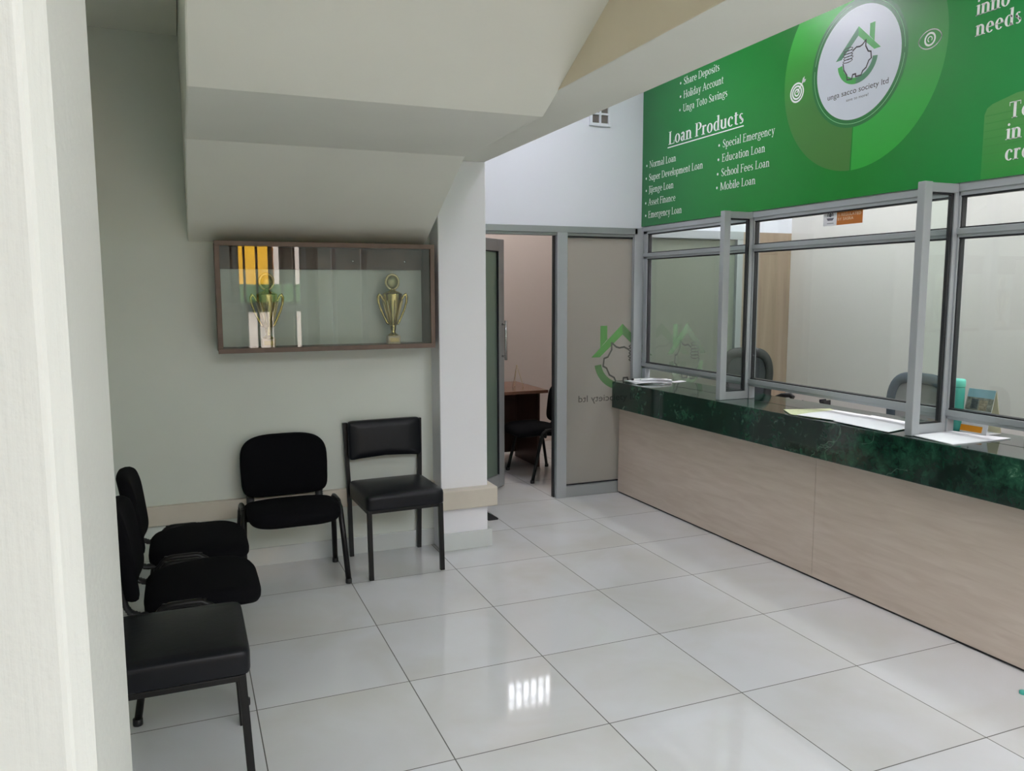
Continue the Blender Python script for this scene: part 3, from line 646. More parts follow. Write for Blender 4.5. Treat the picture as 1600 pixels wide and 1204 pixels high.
# emblem film on the frosted panels (read from inside the small office, so mirrored here)
FP = lambda u, v, off: (u, YP+0.0078-0.0003*off, v)
film = lambda n, r, g, bl: mat(n, srgb(r, g, bl), 0.5, noise=0.03)
PB, PD, PL = film('film_bright_green', 92, 148, 80), film('film_dark_green', 88, 124, 80), film('film_grey', 92, 94, 88)
def mirror(fn, c): return lambda u, v, off: fn(2*c-u, v, off)
b = MB(); emblem(b, mirror(FP, 2.997), 2.997, 1.332, 0.546, (PD, PB, PB, PD, PL)); 
e1 = b.build('emblem_film', win1)
FP2 = lambda u, v, off: (u, YP+0.0115-0.0003*off, v)
b = MB(); emblem(b, mirror(FP2, 3.60), 3.60, 1.335, 0.546, (film('film_faint_dark', 128, 142, 124), film('film_faint_green', 124, 150, 120), film('film_faint_green2', 126, 148, 122), film('film_faint_dark2', 128, 142, 124), film('film_faint_grey', 116, 122, 116)), sx=0.68, words=False)
b.build('emblem_film', win3)

# ================================================================== COUNTER
def zs(y): return 0.888+(1.225-y)*0.0094
t = thing('counter_base', 'pale wood grained laminate front of the long service counter', 'counter', (0, 0, 0))
def base_x(y): return 2.944+(1.195-y)*0.0168
def base_t(y): return 2.952+(1.195-y)*0.01265
for ya, yb in ((-3.55, -0.9025), (-0.9005, 1.195)):
    b = MB(); b.hexa([(base_x(ya), ya, 0.012), (3.12, ya, 0.012), (3.12, yb, 0.012), (base_x(yb), yb, 0.012), (base_t(ya), ya, zs(ya)-0.207), (3.12, ya, zs(ya)-0.207), (3.12, yb, zs(yb)-0.207), (base_t(yb), yb, zs(yb)-0.207)], M_laminate)
    b.build('front_panel', t)
b = MB(); b.hexa([(3.03, -3.55, 0.0), (3.12, -3.55, 0.0), (3.12, 1.19, 0.0), (2.952, 1.19, 0.0), (3.03, -3.55, 0.013), (3.12, -3.55, 0.013), (3.12, 1.19, 0.013), (2.952, 1.19, 0.013)], M_gasket); b.build('plinth', t)
b = MB()
y0, y1 = -3.55, 1.20
XS0, XS1 = 2.885, 3.40
b.hexa([(XS0, y0, zs(y0)-0.205), (3.13, y0, zs(y0)-0.205), (3.13, y1, zs(y1)-0.205), (XS0, y1, zs(y1)-0.205), (XS0, y0, zs(y0)-0.001), (3.13, y0, zs(y0)-0.001), (3.13, y1, zs(y1)-0.001), (XS0, y1, zs(y1)-0.001)], M_granite)
b.hexa([(3.13, y0, zs(y0)-0.03), (XS1, y0, zs(y0)-0.03), (XS1, y1, zs(y1)-0.03), (3.13, y1, zs(y1)-0.03), (3.13, y0, zs(y0)-0.001), (XS1, y0, zs(y0)-0.001), (XS1, y1, zs(y1)-0.001), (3.13, y1, zs(y1)-0.001)], M_granite)
top = b.build('granite_worktop', bevel=0.004)
tag(top, 'polished dark green granite worktop with deep front edge along the service counter', 'worktop')

# ================================================================== TELLER SCREEN
ts = thing('teller_screen', 'silver aluminium framed glass screen of the tellers standing on the green granite worktop', 'teller screen')
XA, XZ = XF, XF+0.045
YM = [-0.07, -1.52, -2.97]
def rail(name, z0, z1, zg):
    b = MB(); b.box(XA, XZ, -3.55, YP-0.03, z0, z1, M_alu); b.box(XA-0.006, XZ, -3.55, YP-0.03, z0+(z1-z0)*0.35, z1, M_alu)
    for zz in zg: b.box(XA+0.004, XZ-0.004, -3.55, YP-0.03, zz-0.004, zz+0.004, M_gasket)
    b.build(name, ts, bevel=0.002)
rail('top_rail', 2.022, 2.076, (2.019,)); rail('middle_rail', 1.832, 1.874, (1.829, 1.877)); rail('bottom_rail', 0.982, 1.026, (1.029,))
for i, ym in enumerate(YM):
    b = MB(); b.box(XA, XZ, ym-0.032, ym+0.032, zs(ym), 2.076, M_alu); b.box(XA-0.008, XA, ym-0.018, ym+0.018, zs(ym), 2.076, M_alu)
    for yy in (ym-0.034, ym+0.034): b.box(XA+0.008, XZ-0.008, yy-0.003, yy+0.003, 1.026, 2.02, M_gasket)
    b.build('mullion', ts, bevel=0.002)
b = MB(); b.box(XA, XZ, YP-0.08, YP-0.03, zs(1.2), 2.076, M_alu); b.box(XA+0.008, XZ-0.008, YP-0.088, YP-0.08, 1.026, 2.02, M_gasket); b.build('mullion', ts, bevel=0.002)
edges = [YP-0.08, -0.07, -1.52, -2.97, -3.55]
for i in range(4):
    a, z = edges[i+1]+0.03, edges[i]-0.03
    b = MB(); b.box(XA+0.02, XA+0.025, a, z, 1.02, 1.836, M_glassgreen); b.build('lower_pane', ts)
    b = MB(); b.box(XA+0.02, XA+0.025, a, z, 1.87, 2.026, M_glass); b.build('upper_pane', ts)
for ym in YM:
    zb_ = zs(ym)
    b = MB(); b.box(2.925, 2.972, ym-0.034, ym+0.008, zb_, 2.078, M_alu); b.build('divider_post', ts, bevel=0.003)
    b = MB(); b.box(2.972, XA, ym-0.024, ym+0.006, 2.034, 2.076, M_alu); b.box(2.972, XA, ym-0.024, ym+0.006, zb_, zb_+0.05, M_alu)
    b.box(3.128, XA, ym-0.024, ym+0.006, zb_+0.05, 2.034, M_alu); b.box(3.112, 3.128, ym-0.018, ym+0.001, zb_+0.05, 2.034, M_gasket)
    b.box(2.972, 3.128, ym-0.018, ym+0.001, 2.025, 2.034, M_gasket); b.box(2.972, 3.128, ym-0.018, ym+0.001, zb_+0.05, zb_+0.057, M_gasket)
    df = b.build('divider_frame', ts, bevel=0.002)
    b = MB(); b.box(2.968, 3.118, ym-0.011, ym-0.006, zb_+0.052, 2.03, M_glass); b.build('divider_pane', df)
# notices stuck on the glass
FS = lambda u, v, off: (XA+0.0185-0.0004*off, -u, v)
st = thing('white_sticker', 'small white sticker with grey crest on the glass under the banner', 'sticker')
b = MB(); b.box(XA+0.0185, XA+0.0198, -0.770, -0.672, 1.946, 2.034, M_paper); b.build('sheet', st)
b = MB(); flat(b, A(0.724, 2.004, 0.022, 0.022, -20, 200, 0.007, 0.007, 20)+disc(0.724, 2.004, 0.011, 20)+[[(0.696, 1.988), (0.752, 1.988), (0.742, 1.974), (0.706, 1.974)]]+R_(0.70, 0.75, 1.957, 1.960), FS, M_print_grey, 1.0); b.build('crest_print', st)
st = thing('ochre_sticker', 'ochre notice sticker with cream capitals on the glass under the banner', 'sticker')
b = MB(); b.box(XA+0.0185, XA+0.0198, -0.955, -0.772, 1.946, 2.040, M_ochre); b.build('sheet', st)
b = MB(); M_cre = mat('cream_print', srgb(236, 216, 190), 0.5, noise=0.02)
for txt, x1, v in (('THIS SACCO', 0.918, 2.014), ('IS REGULATED', 0.944, 1.992), ('BY SASRA', 0.892, 1.970)): flat(b, sans_text(txt, 0.780, x1, v, 0.022), FS, M_cre, 1.0)
b.build('lettering', st)

# ================================================================== THINGS ON THE COUNTER
zc = lambda y: zs(y)
def sheet(name, label, cat, pts, z, m, h=0.002, group=None):
    b = MB(); n = len(pts); z = zs(min(p[1] for p in pts))+z
    b.add([(x, y, z) for x, y in pts]+[(x, y, z+h) for x, y in pts], [list(range(n))[::-1], list(range(n, 2*n))]+[(i, (i+1) % n, n+(i+1) % n, n+i) for i in range(n)], m)
    return tag(b.build(name), label, cat, group)
sheet('pale_green_paper', 'pale green paper lying under the white sheets on the granite counter', 'paper', [(2.895, -0.78), (2.985, -0.62), (3.25, -0.70), (3.20, -0.90), (2.93, -0.96)], 0.0, M_yellowgreen)
sheet('paper_sheet', 'white paper sheet on the green granite partly over the pale green paper', 'paper', [(2.895, -0.83), (3.02, -0.80), (3.22, -0.78), (3.24, -1.08), (2.96, -1.12)], 0.0025, M_paper)
sheet('paper_sheet', 'white paper sheet on the granite beside the foot of the second divider post', 'paper', [(2.91, -1.08), (3.24, -1.02), (3.235, -1.36), (2.905, -1.44)], 0.0025, M_paper)
sheet('paper_stack', 'white sheet under the desk calendar at the counter edge', 'paper', [(2.90, -1.79), (2.935, -1.56), (3.20, -1.545), (3.27, -1.79)], 0.0, M_paper, 0.004)
t = thing('paper_stack', 'stack of white papers at the far end of the granite counter', 'paper', (3.10, 1.02, zc(1.02)))
for i in range(4):
    b = MB(); a = 0.09*i-0.1; b.box(-0.15, 0.15, -0.10, 0.10, 0.001+0.003*i, 0.0036+0.003*i, M_paper); b.tr(Matrix.Rotation(a, 4, 'Z')); b.build('sheet', t)
b = MB(); b.sweep([(3.03, 1.02, zc(1)+0.022), (3.11, 0.985, zc(1)+0.028), (3.19, 0.95, zc(1)+0.024), (3.25, 0.93, zc(1)+0.017)], rect_sect(0.055, 0.012), M_paper)
tag(b.build('folded_leaflet', bevel=0.003), 'curled white leaflet lying on the stack of papers', 'leaflet')
t = thing('pen', 'short white pen with dark tip on the stack of papers', 'pen', (2.985, 1.06, zc(1)+0.022), 0.2)
b = MB(); b.tube([(0.01, 0, 0), (0.12, -0.03, 0)], 0.005, M_white, 8); b.build('barrel', t)
b = MB(); b.tube([(-0.005, 0.004, 0), (0.01, 0, 0)], 0.008, M_gasket, 8); b.build('tip', t)
sheet('loose_paper', 'loose white paper sticking out beside the curled leaflet', 'paper', [(3.22, 0.97), (3.26, 0.90), (3.385, 0.93), (3.385, 1.0)], 0.0, M_paper, 0.002)
# bottle
t = thing('water_bottle', 'teal metal bottle standing behind the desk calendar', 'bottle', (3.225, -1.545-0.01, zc(-1.55)))
t.location = (3.246, -1.520, zc(-1.56))
b = MB(); b.lathe([(0.030, 0), (0.034, 0.004), (0.035, 0.02), (0.035, 0.205), (0.034, 0.212)], M_teal, 28); b.build('body', t)
b = MB(); b.lathe([(0.034, 0.213), (0.0365, 0.216), (0.0365, 0.243), (0.033, 0.251), (0.015, 0.253)], mat('teal_lid', srgb(110, 215, 196), 0.4, noise=0.02), 28); b.build('cap', t)
# desk calendar (tent card)
t = thing('desk_calendar', 'white tent desk calendar with orange strip and photo on the counter', 'calendar', (3.275, -1.634, zc(-1.75)+0.006), math.radians(-68))
t.rotation_euler = (0, 0, math.radians(-87))
cw, ch_ = 0.132, 0.205
def cpanel(s, name, m):
    b = MB(); b.hexa([(-cw/2, s*0.055, 0), (cw/2, s*0.055, 0), (cw/2, s*0.052, 0), (-cw/2, s*0.052, 0), (-cw/2, s*0.003, ch_), (cw/2, s*0.003, ch_), (cw/2, 0, ch_), (-cw/2, 0, ch_)], m)
    return b.build(name, t)
cpanel(-1, 'front_card', M_paper); cpanel(1, 'back_card', mat('cream_card', srgb(222, 212, 184), 0.6, noise=0.03))
b = MB(); b.box(-cw/2, cw/2, -0.055, 0.055, -0.001, 0.001, M_paper); b.build('base_card', t)
def on_card(u0, u1, v0, v1, m, off=0.0012):
    f = lambda v: -0.055+(0.052)*(v/ch_)
    return [(u0, f(v0)-off, v0), (u1, f(v0)-off, v0), (u1, f(v1)-off, v1), (u0, f(v1)-off, v1)]
b = MB()
b.add(on_card(-cw/2, cw*0.32, 0.006, 0.034, None), [(0, 1, 2, 3)], M_orange); b.build('orange_strip', t)
b = MB()
b.add(on_card(-cw/2, cw/2, 0.165, 0.204, None), [(0, 1, 2, 3)], mat('photo_sky', srgb(160, 196, 214), 0.5, noise=0.05))
b.add(on_card(-cw/2, cw/2, 0.105, 0.165, None), [(0, 1, 2, 3)], mat('photo_street', srgb(150, 146, 138), 0.5, noise=0.5, nscale=60))
b.add(on_card(-cw*0.3, -cw*0.05, 0.112, 0.158, None, 0.0016), [(0, 1, 2, 3)], mat('photo_dark', srgb(80, 84, 90), 0.5, noise=0.4, nscale=90))
b.add(on_card(0, cw*0.3, 0.108, 0.155, None, 0.0016), [(0, 1, 2, 3)], mat('photo_tan', srgb(176, 156, 134), 0.5, noise=0.4, nscale=90))
b.build('photo_print', t)
b = MB()
for (u, v) in ((-0.05, 0.078), (-0.025, 0.078), (-0.03, 0.058)): b.add(on_card(u-0.004, u+0.004, v-0.004, v+0.004, None), [(0, 1, 2, 3)], M_print_grey)
b.build('small_marks', t)
b = MB(); b.box(-0.035, 0.035, -0.028, 0.028, 0, 0.045, mat('beige_card_box', srgb(206, 200, 192), 0.6, noise=0.03))
o = b.build('small_box', loc=(3.345, -1.85, zc(-1.88)), bevel=0.002); tag(o, 'small beige box behind the desk calendar', 'box')

# ================================================================== CHAIRS
def iso_chair(name, label, loc, rz, group='black fabric visitor chairs'):
    """fabric chair, front towards local -y"""
    t = thing(name, label, 'chair', loc, rz, group)
    def seatfn(x, y, z):
        z += -0.9*max(0, -y-0.08)**2*1.6 - 0.10*x*x - 0.10*max(0, y)
        return (x, y-0.060, z)
    b = MB(); b.pad(0.488, 0.435, [(0.0, 0.392), (0.90, 0.392), (0.965, 0.398), (0.995, 0.412), (1.0, 0.428), (0.985, 0.442), (0.94, 0.452), (0.82, 0.457), (0.5, 0.459), (0.2, 0.459)], M_fabric, 4.6, fn=seatfn); b.build('seat', t)
    b = MB(); b.pad(0.44, 0.40, [(0.0, 0.386), (0.97, 0.386), (1.0, 0.390), (0.98, 0.394)], M_blackplastic, 4.6, fn=seatfn); b.build('seat_pan', t)
    tilt = math.radians(7)
    def backfn(x, y, z):     # pad built in xy with thickness z; stand it up
        h = y; w = x*(1+0.02*(h/0.17)) if h < 0 else x
        yy = 0.205-z-0.55*x*x
        return (w, yy+0.022+h*math.sin(tilt), 0.611+h*math.cos(tilt)-(0.010*(1-(x/0.24)**2) if h < -0.1 else 0))
    b = MB(); b.pad(0.482, 0.345, [(0.0, -0.030), (0.9, -0.030), (0.97, -0.024), (1.0, -0.008), (1.0, 0.006), (0.97, 0.018), (0.90, 0.025), (0.7, 0.030), (0.35, 0.033)], M_fabric, 3.6, fn=backfn, nlow=7.0); b.build('backrest', t)
    for sx in (-1, 1):
        pth = [(sx*0.192, 0.10, 0.384), (sx*0.192, 0.165, 0.386), (sx*0.192, 0.198, 0.402), (sx*0.192, 0.214, 0.43), (sx*0.192, 0.218, 0.47), (sx*0.192, 0.223, 0.52), (sx*0.192, 0.228, 0.56)]
        fine = []
        for i in range(len(pth)-1):
            for k in range(6): fine.append(tuple(pth[i][c]+(pth[i+1][c]-pth[i][c])*k/6 for c in range(3)))
        fine.append(pth[-1])
        b = MB(); b.sweep(fine, [(0.024*math.cos(2*PI*i/12), 0.012*math.sin(2*PI*i/12)) for i in range(12)], M_blackplastic, up=Vector((0, 0, 1)), scales=[1.0 if i % 2 else 0.82 for i in range(len(fine))]); b.build('back_support', t)
    for sx in (-1, 1):
        x0, x1 = sx*0.252, sx*0.272
        zt_ = 0.432
        pth = [(x1, -0.19, 0.012), (sx*0.262, -0.132, 0.25), (sx*0.254, -0.090, 0.405)]
        for k in range(1, 6):
            a = k/6; pth.append((x0, -0.090+0.045*math.sin(a*PI/2), 0.405+0.043*(1-math.cos(a*PI/2)) if False else 0.405+(zt_-0.405)*math.sin(a*PI/2)))
        pth += [(x0, -0.03, zt_), (x0, 0.05, zt_)]
        for k in range(1, 6):
            a = k/6; pth.append((x0, 0.05+0.055*math.sin(a*PI/2), zt_-0.043*(1-math.cos(a*PI/2))))
        pth += [(sx*0.254, 0.118, 0.39), (sx*0.262, 0.150, 0.25), (x1, 0.19, 0.012)]
        b = MB(); b.sweep(pth, [(0.0155*math.cos(2*PI*i/12), 0.0135*math.sin(2*PI*i/12)) for i in range(12)], M_blackmetal, up=Vector((0, 1, 0))); sf = b.build('side_frame', t)
        for yy in (-0.19, 0.19):
            b = MB(); b.lathe([(0.0172, 0), (0.0176, 0.006), (0.0172, 0.025)], M_blackplastic, 12, (x1-sx*0.0006, yy, 0)); b.build('foot_cap', sf)
    b = MB()
    for yy in (-0.06, 0.08): b.tube([(-0.252, yy, 0.376), (0.252, yy, 0.376)], 0.010, M_blackmetal)
    for sx in (-1, 1):
        for yy in (-0.06, 0.08): b.tube([(sx*0.252, yy, 0.376), (sx*0.2525, yy, 0.44)], 0.009, M_blackmetal)
    b.build('cross_bars', t)
    return t

def vinyl_chair(name, label, loc, rz, group='black vinyl square tube chairs'):
    t = thing(name, label, 'chair', loc, rz, group)
    T2 = 0.0125
    b = MB()
    def fn(x, y, z):
        z += 0.012*(1-(2*x/0.45)**2)*(1-(2*y/0.45)**2) if z > 0.42 else 0
        return (x, y-0.012, z)
    b.pad(0.452, 0.445, [(0.0, 0.390), (0.97, 0.390), (0.99, 0.393), (1.0, 0.402), (1.0, 0.450), (0.99, 0.464), (0.965, 0.471), (0.8, 0.474), (0.4, 0.475)], M_vinyl, 15, 88, fn); b.build('seat', t)
    def bfn(x, y, z):
        h = y; low = 0.018*(1-(x/0.22)**2) if h < -0.05 else 0
        return (x, 0.192-z-0.25*(0.05-x*x)*(-1)*0.0+0.35*(-x*x)*-0.0+h*0.10+0.012, 0.712+h+low)
    b = MB(); b.pad(0.445, 0.232, [(0.0, -0.012), (0.98, -0.012), (1.0, -0.006), (1.0, 0.012), (0.985, 0.022), (0.95, 0.028), (0.6, 0.032)], M_vinyl, 16, 88, bfn); b.build('backrest', t)
    sq = rect_sect(0.025, 0.025)
    for sx in (-1, 1):
        b = MB(); b.sweep([(sx*0.207, -0.224, 0.0), (sx*0.207, -0.205, 0.390)], sq, M_blackmetal, smooth=False, up=Vector((0, 1, 0))); b.build('leg', t, bevel=0.002)
        b = MB(); b.sweep([(sx*0.212, 0.228, 0.0), (sx*0.220, 0.224, 0.42), (sx*0.226, 0.236, 0.62), (sx*0.230, 0.248, 0.815)], sq, M_blackmetal, smooth=False, up=Vector((0, 1, 0))); b.build('rear_leg', t, bevel=0.002)
    b = MB()
    for sx in (-1, 1): b.box(sx*0.207-T2, sx*0.207+T2, -0.195, 0.21, 0.370, 0.389, M_blackmetal)
    b.box(-0.195, 0.195, -0.212, -0.193, 0.370, 0.389, M_blackmetal); b.box(-0.21, 0.21, 0.21, 0.235, 0.364, 0.389, M_blackmetal)
    b.build('seat_frame', t, bevel=0.002)
    return t

iso_chair('visitor_chair', 'black fabric chair facing the street below the trophy case', (0.312, 0.205, 0), math.radians(1))
iso_chair('visitor_chair', 'black fabric chair at the inner end of the side row, seat nearest the back wall', (-0.228, -0.285, 0), math.radians(90))
iso_chair('visitor_chair', 'black fabric chair between another fabric chair and the vinyl chair by the pillar', (-0.226, -0.868, 0), math.radians(90))
iso_chair('visitor_chair', 'dark chair beside the brown desk seen through the open glass door', (2.63, 2.0, 0), math.radians(-90))
vinyl_chair('vinyl_chair', 'black vinyl chair with square legs standing against the white column', (0.91, 0.240, 0), math.radians(2))
vinyl_chair('vinyl_chair', 'black vinyl chair nearest the camera, half hidden by the front pillar', (-0.278, -1.490, 0), math.radians(90))

# ================================================================== TROPHY CASE
t = thing('trophy_case', 'brown framed glass display case with two trophies hung under the stair', 'display case', (0, 0, 0))
cx0, cx1, cz0, cz1, cy0 = -0.018, 1.178, 1.264, 1.854, 0.292
b = MB(); th = 0.018
b.box(cx0, cx1, cy0, 0.499, cz1-th, cz1, M_brownwood); b.box(cx0, cx1, cy0, 0.499, cz0, cz0+th, M_brownwood)
b.box(cx0, cx0+th, cy0, 0.499, cz0+th, cz1-th, M_brownwood); b.box(cx1-th, cx1, cy0, 0.499, cz0+th, cz1-th, M_brownwood)
b.box(cx0-0.004, cx1+0.004, cy0-0.006, cy0, cz1-0.022, cz1+0.004, M_brownwood); b.box(cx0-0.004, cx1+0.004, cy0-0.006, cy0, cz0-0.004, cz0+0.022, M_brownwood)
b.box(cx0-0.004, cx0+0.022, cy0-0.006, cy0, cz0+0.022, cz1-0.022, M_brownwood); b.box(cx1-0.022, cx1+0.004, cy0-0.006, cy0, cz0+0.022, cz1-0.022, M_brownwood)
b.build('case_frame', t, bevel=0.002)
b = MB(); b.box(cx0+th, cx1-th, 0.478, 0.499, 1.715, cz1-th, M_railwood); b.build('hanging_rail', t, bevel=0.001)
for x in (0.745, 1.055):
    b = MB(); k0 = len(b.v); b.lathe([(0.006, 0), (0.005, 0.003), (0.002, 0.004)], M_steel, 10); b.tr(Matrix.Translation((x, 0.478, 1.765)) @ Matrix.Rotation(PI/2, 4, 'X'), k0); b.build('screw', t)
b = MB(); b.box(cx0+th, cx1-th, cy0+0.004, cy0+0.008, cz0+th, cz1-th, M_case_glass); b.build('glass_pane', t)

def trophy(label, x):
    t = thing('trophy', label, 'trophy', (x, 0.40, cz0+th), group='gold trophies in the display case')
    b = MB(); b.box(-0.036, 0.036, -0.030, 0.030, 0, 0.048, M_beigestone); b.build('base', t, bevel=0.002)
    b = MB(); b.box(-0.026, 0.026, -0.0312, -0.030, 0.012, 0.036, mat('plaque_gold', srgb(190, 170, 120), 0.4, metal=0.6, noise=0.05)); b.build('plaque', t)
    b = MB()
    prof = [(0.030, 0.048), (0.031, 0.052), (0.022, 0.058), (0.014, 0.066), (0.013, 0.072), (0.016, 0.085), (0.020, 0.12), (0.027, 0.17), (0.036, 0.215), (0.043, 0.255), (0.046, 0.285), (0.047, 0.292), (0.043, 0.296), (0.03, 0.305), (0.014, 0.312), (0.009, 0.320)]
    b.lathe([(r*(1.0+0.22*min(1, max(0, (z-0.10)/0.12))), z) for r, z in prof], M_gold, 28)
    for i in range(8):       # raised petals on the cup
        a = 2*PI*i/8-PI/2; k0 = len(b.v)
        pts = [(0.022, 0.11), (0.033, 0.16), (0.045, 0.20), (0.054, 0.235), (0.061, 0.255)]
        b.tube([(r*math.cos(a+0.10*(k-2)*0), r*math.sin(a), z) for k, (r, z) in enumerate(pts)], 0.0045, M_goldm, 6, scales=[0.6, 1.0, 1.2, 1.0, 0.5])
    b.build('cup', t)
    for s in (-1, 1):
        b = MB(); ctl = [(0.026, 0.118), (0.034, 0.122), (0.050, 0.155), (0.070, 0.20), (0.084, 0.245), (0.086, 0.275), (0.078, 0.292), (0.070, 0.285), (0.058, 0.262), (0.047, 0.25)]
        b.tube([(s*p, 0, q) for p, q in ctl], 0.0062, M_gold, 8, scales=[1.3, 1, 1, 1, 1.1, 1.3, 1.3, 1.1, 1, 0.9]); b.build('handle', t)
    b = MB(); k0 = 0
    n = 40; ring = [(0.038*math.cos(2*PI*i/n), 0, 0.362+0.043*math.sin(2*PI*i/n)) for i in range(n)]
    b.tube(ring, 0.007, M_goldm, 8, scales=[1.15 if i % 2 else 0.85 for i in range(n)], closed=True)
    b.lathe([(0.008, 0.310), (0.014, 0.316), (0.010, 0.324)], M_gold, 12)
    b.build('wreath', t)
    b = MB(); b.lathe([(0.030, -0.002), (0.031, 0.0), (0.030, 0.002), (0.006, 0.003)], mat('medal_disc_gold', srgb(150, 146, 110), 0.35, metal=0.7, noise=0.1, nscale=80), 28, sy=1.12); b.tr(Matrix.Translation((0, 0, 0.362)) @ Matrix.Rotation(PI/2, 4, 'X')); b.build('medallion', t)
    return t
trophy('gold two handled trophy at the left end of the case, in the yellow reflection', 0.247)
trophy('gold two handled trophy at the clear right end of the display case', 0.957)

# ================================================================== VENT BLOCK, DOOR STOP, BITS
t = thing('vent_block', 'small white ventilation block set high in the wall beside the banner', 'vent', (2.77, YP, 2.90))
b = MB(); w = 0.078
for s in (-1, 0, 1): b.box(s*w-0.011 if s else -0.007, s*w+0.011 if s else 0.007, -0.018, -0.001, -w-0.011, w+0.011, M_upper)
for s in (-1, 0, 1): b.box(-w, w, -0.016, -0.001, s*w-0.011 if s else -0.007, s*w+0.011 if s else 0.007, M_upper)
b.build('lattice', t, bevel=0.002)
b = MB(); b.box(-w, w, -0.004, -0.001, -w, w, mat('vent_hole_shade', srgb(110, 104, 100), 0.9, noise=0.1)); b.build('hole_shade_sheet', t)  # flat sheet, shade of the vent holes put into its dark colour
b = MB(); b.prism([(0, 0), (0.075, 0), (0.075, 0.012), (0, 0.06)], -0.018, 0.018, 'y', M_blackplastic); o = b.build('door_stop', loc=(1.715, 0.86, 0), bevel=0.003)
tag(o, 'small dark wedge on the floor tiles behind the white column base', 'door stop')
b = MB(); b.lathe([(0.012, 0), (0.013, 0.002), (0.013, 0.012), (0.010, 0.014)], M_teal, 16); o = b.build('bottle_cap', loc=(2.822, -2.235, 0)); tag(o, 'small teal cap on the floor tiles at the foot of the counter', 'bottle cap')

# ================================================================== SMALL OFFICE
t = thing('desk', 'dark brown wooden desk in the small office behind the open glass door', 'desk')
b = MB(); b.box(1.62, 2.765, 2.12, 2.86, 0.695, 0.722, M_desktop); b.build('desk_top', t, bevel=0.002)
b = MB(); b.box(2.735, 2.758, 2.285, 2.82, 0.0, 0.695, M_desk); b.build('side_panel', t)
b = MB(); b.box(1.65, 1.675, 2.20, 2.82, 0.0, 0.695, M_desk); b.build('side_panel', t)
b = MB(); b.box(1.675, 2.735, 2.79, 2.81, 0.05, 0.695, M_desk); b.build('back_panel', t)
t = thing('wire_stand', 'thin wire easel standing on the brown desk', 'stand', (2.60, 2.45, 0.722))
b = MB(); b.tube([(-0.05, -0.03, 0.0), (0, 0, 0.20)], 0.0025, mat('brass_wire', srgb(150, 130, 104), 0.4, metal=0.5, noise=0.05), 6); b.tube([(0.055, -0.03, 0.0), (0, 0, 0.20)], 0.0025, M_goldm, 6); b.tube([(0, 0.05, 0.0), (0, 0, 0.20)], 0.0025, M_goldm, 6); b.build('wire_legs', t)

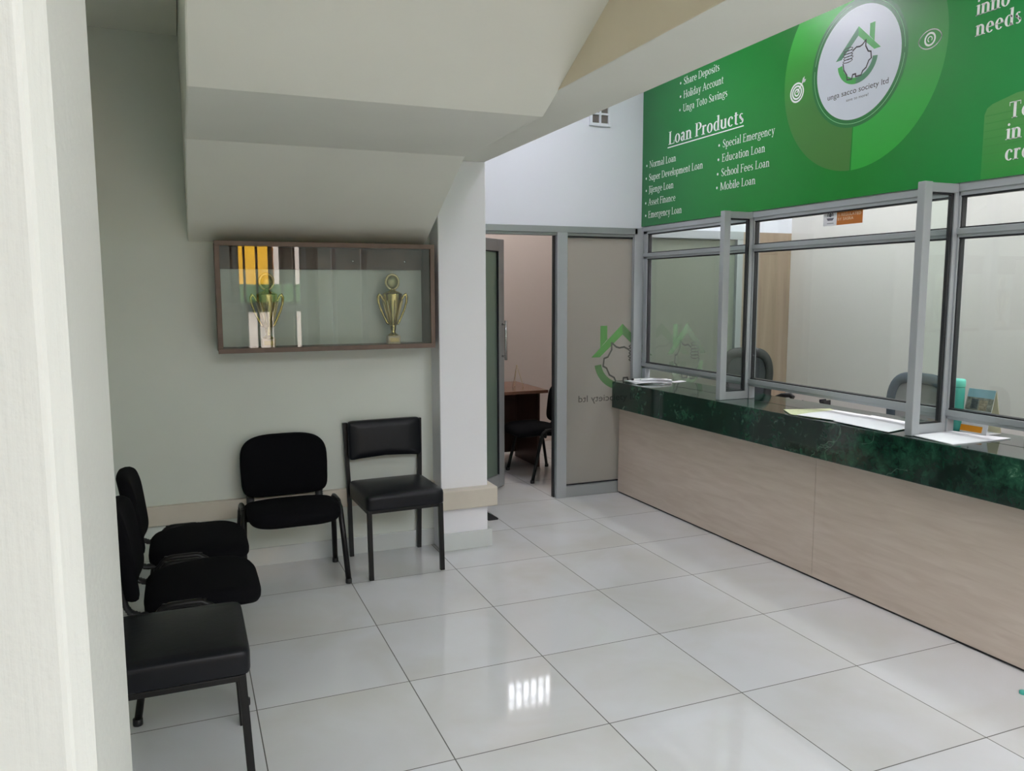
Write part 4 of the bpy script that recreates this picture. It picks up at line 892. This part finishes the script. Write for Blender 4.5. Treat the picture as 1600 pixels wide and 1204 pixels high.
# ================================================================== TELLER ROOM
def office_chair(label, loc, rz, grp, dark=False):
    t = thing('office_chair', label, 'office chair', loc, rz, grp)
    b = MB(); b.pad(0.47, 0.45, [(0, 0.44), (0.95, 0.44), (1, 0.455), (1, 0.48), (0.95, 0.495), (0.5, 0.5)], M_fabric, 4); b.build('seat', t)
    def crv(x, z): return 0.235-0.5*x*x+0.06*math.sin((z-0.5)*3)
    n = 40; ring = []
    for i in range(n):
        a = 2*PI*i/n; c, s = math.cos(a), math.sin(a)
        x = 0.21*math.copysign(abs(c)**0.5, c); z = 0.80+0.225*math.copysign(abs(s)**0.6, s); x *= (1-0.10*math.exp(-((z-0.74)/0.08)**2))
        ring.append((x, crv(x, z), z))
    b = MB(); b.sweep(ring, [(0.036*math.cos(2*PI*i/10), 0.012*math.sin(2*PI*i/10)) for i in range(10)], M_blackplastic if dark else M_grey_dark, closed=True, up=Vector((0, 1, 0))); b.build('back_frame', t)
    vs, fs = [], []; N = 14
    for j in range(N+1):
        z = 0.60+0.40*j/N
        for i in range(N+1):
            x = -0.18+0.36*i/N; vs.append((x, crv(x, z)-0.002, z))
    for j in range(N):
        for i in range(N): fs.append((j*(N+1)+i, j*(N+1)+i+1, (j+1)*(N+1)+i+1, (j+1)*(N+1)+i))
    b = MB(); b.add(vs, fs, mat('dark_back_mesh', srgb(44, 48, 52), 0.8, noise=0.15, nscale=400) if dark else mat('grey_back_mesh', srgb(140, 140, 140), 0.8, noise=0.15, nscale=400), True); b.build('back_mesh', t)
    b = MB(); b.sweep([(0, 0.05, 0.42), (0, 0.22, 0.43), (0, 0.285, 0.52), (0, 0.275, 0.64)], rect_sect(0.06, 0.02), M_blackplastic, smooth=False); b.build('back_bracket', t)
    for s in (-1, 1):
        b = MB(); b.sweep([(s*0.24, 0.06, 0.45), (s*0.28, 0.06, 0.50), (s*0.28, 0.03, 0.66)], rect_sect(0.045, 0.02), M_blackplastic, smooth=False); b.sweep([(s*0.28, -0.12, 0.68), (s*0.28, 0.14, 0.68)], rect_sect(0.06, 0.025), M_blackplastic, smooth=False); b.build('armrest', t, bevel=0.004)
    b = MB(); b.lathe([(0.025, 0.08), (0.025, 0.44)], M_blackmetal, 14); b.build('gas_lift', t)
    b = MB()
    for i in range(5):
        a = 2*PI*i/5; b.sweep([(0.02*math.cos(a), 0.02*math.sin(a), 0.10), (0.28*math.cos(a), 0.28*math.sin(a), 0.06)], rect_sect(0.04, 0.03), M_blackplastic, smooth=False)
    b.build('star_base', t, bevel=0.003)
    for i in range(5):
        a = 2*PI*i/5; b = MB(); b.lathe([(0.024, -0.02), (0.027, -0.012), (0.027, 0.012), (0.024, 0.02)], M_blackplastic, 14); b.tr(Matrix.Translation((0.28*math.cos(a), 0.28*math.sin(a), 0.027)) @ Matrix.Rotation(a, 4, 'Z') @ Matrix.Rotation(PI/2, 4, 'X')); b.build('caster', t)
    return t
office_chair('grey mesh backed office chair behind the counter near the second divider post', (3.90, -0.50, 0), math.radians(-90), 'mesh office chairs')
office_chair('dark office chair behind the counter seen beside the first divider post', (3.78, 0.62, 0), math.radians(-25), 'mesh office chairs', True).scale = (0.85, 0.9, 1.08)

t = thing('staff_desk', 'plain low desk top directly behind the granite counter', 'desk', (3.61, 0.0, 0))
b = MB(); b.box(-0.19, 0.14, -1.9, 0.30, 0.725, 0.75, M_laminate); b.build('desk_top', t, bevel=0.002)
for yy in (-1.85, 0.25):
    b = MB(); b.box(-0.17, 0.12, yy-0.015, yy+0.015, 0.0, 0.725, M_laminate); b.build('side_panel', t)
t = thing('card_terminal', 'black wedge shaped terminal standing behind the counter papers', 'card terminal', (3.55, -0.335, 0.75), math.radians(8))
b = MB(); b.prism([(-0.035, 0.0), (0.045, 0.0), (0.045, 0.03), (0.0, 0.135), (-0.028, 0.150), (-0.032, 0.03)], -0.035, 0.035, 'x', M_blackplastic); b.build('body', t, bevel=0.003)
b = MB(); b.box(-0.026, 0.026, 0.0, 0.012, 0.132, 0.152, M_gasket); b.build('screen_hood', t)
t = thing('telephone', 'black telephone behind the counter near the tan wood panel', 'telephone', (3.57, 0.03, 0.75), math.radians(15))
b = MB(); b.prism([(-0.09, 0), (0.09, 0), (0.09, 0.035), (-0.09, 0.085)], -0.07, 0.07, 'x', M_blackplastic); b.build('body', t, bevel=0.004)
b = MB(); b.tube([(-0.05, -0.085, 0.100), (-0.05, -0.065, 0.116), (-0.05, 0.0, 0.110), (-0.05, 0.065, 0.082), (-0.05, 0.085, 0.060)], 0.015, M_blackplastic, 10, scales=[1.2, 1.0, 0.8, 1.0, 1.2]); b.build('handset', t)
t.scale = (1, 1, 1.25)
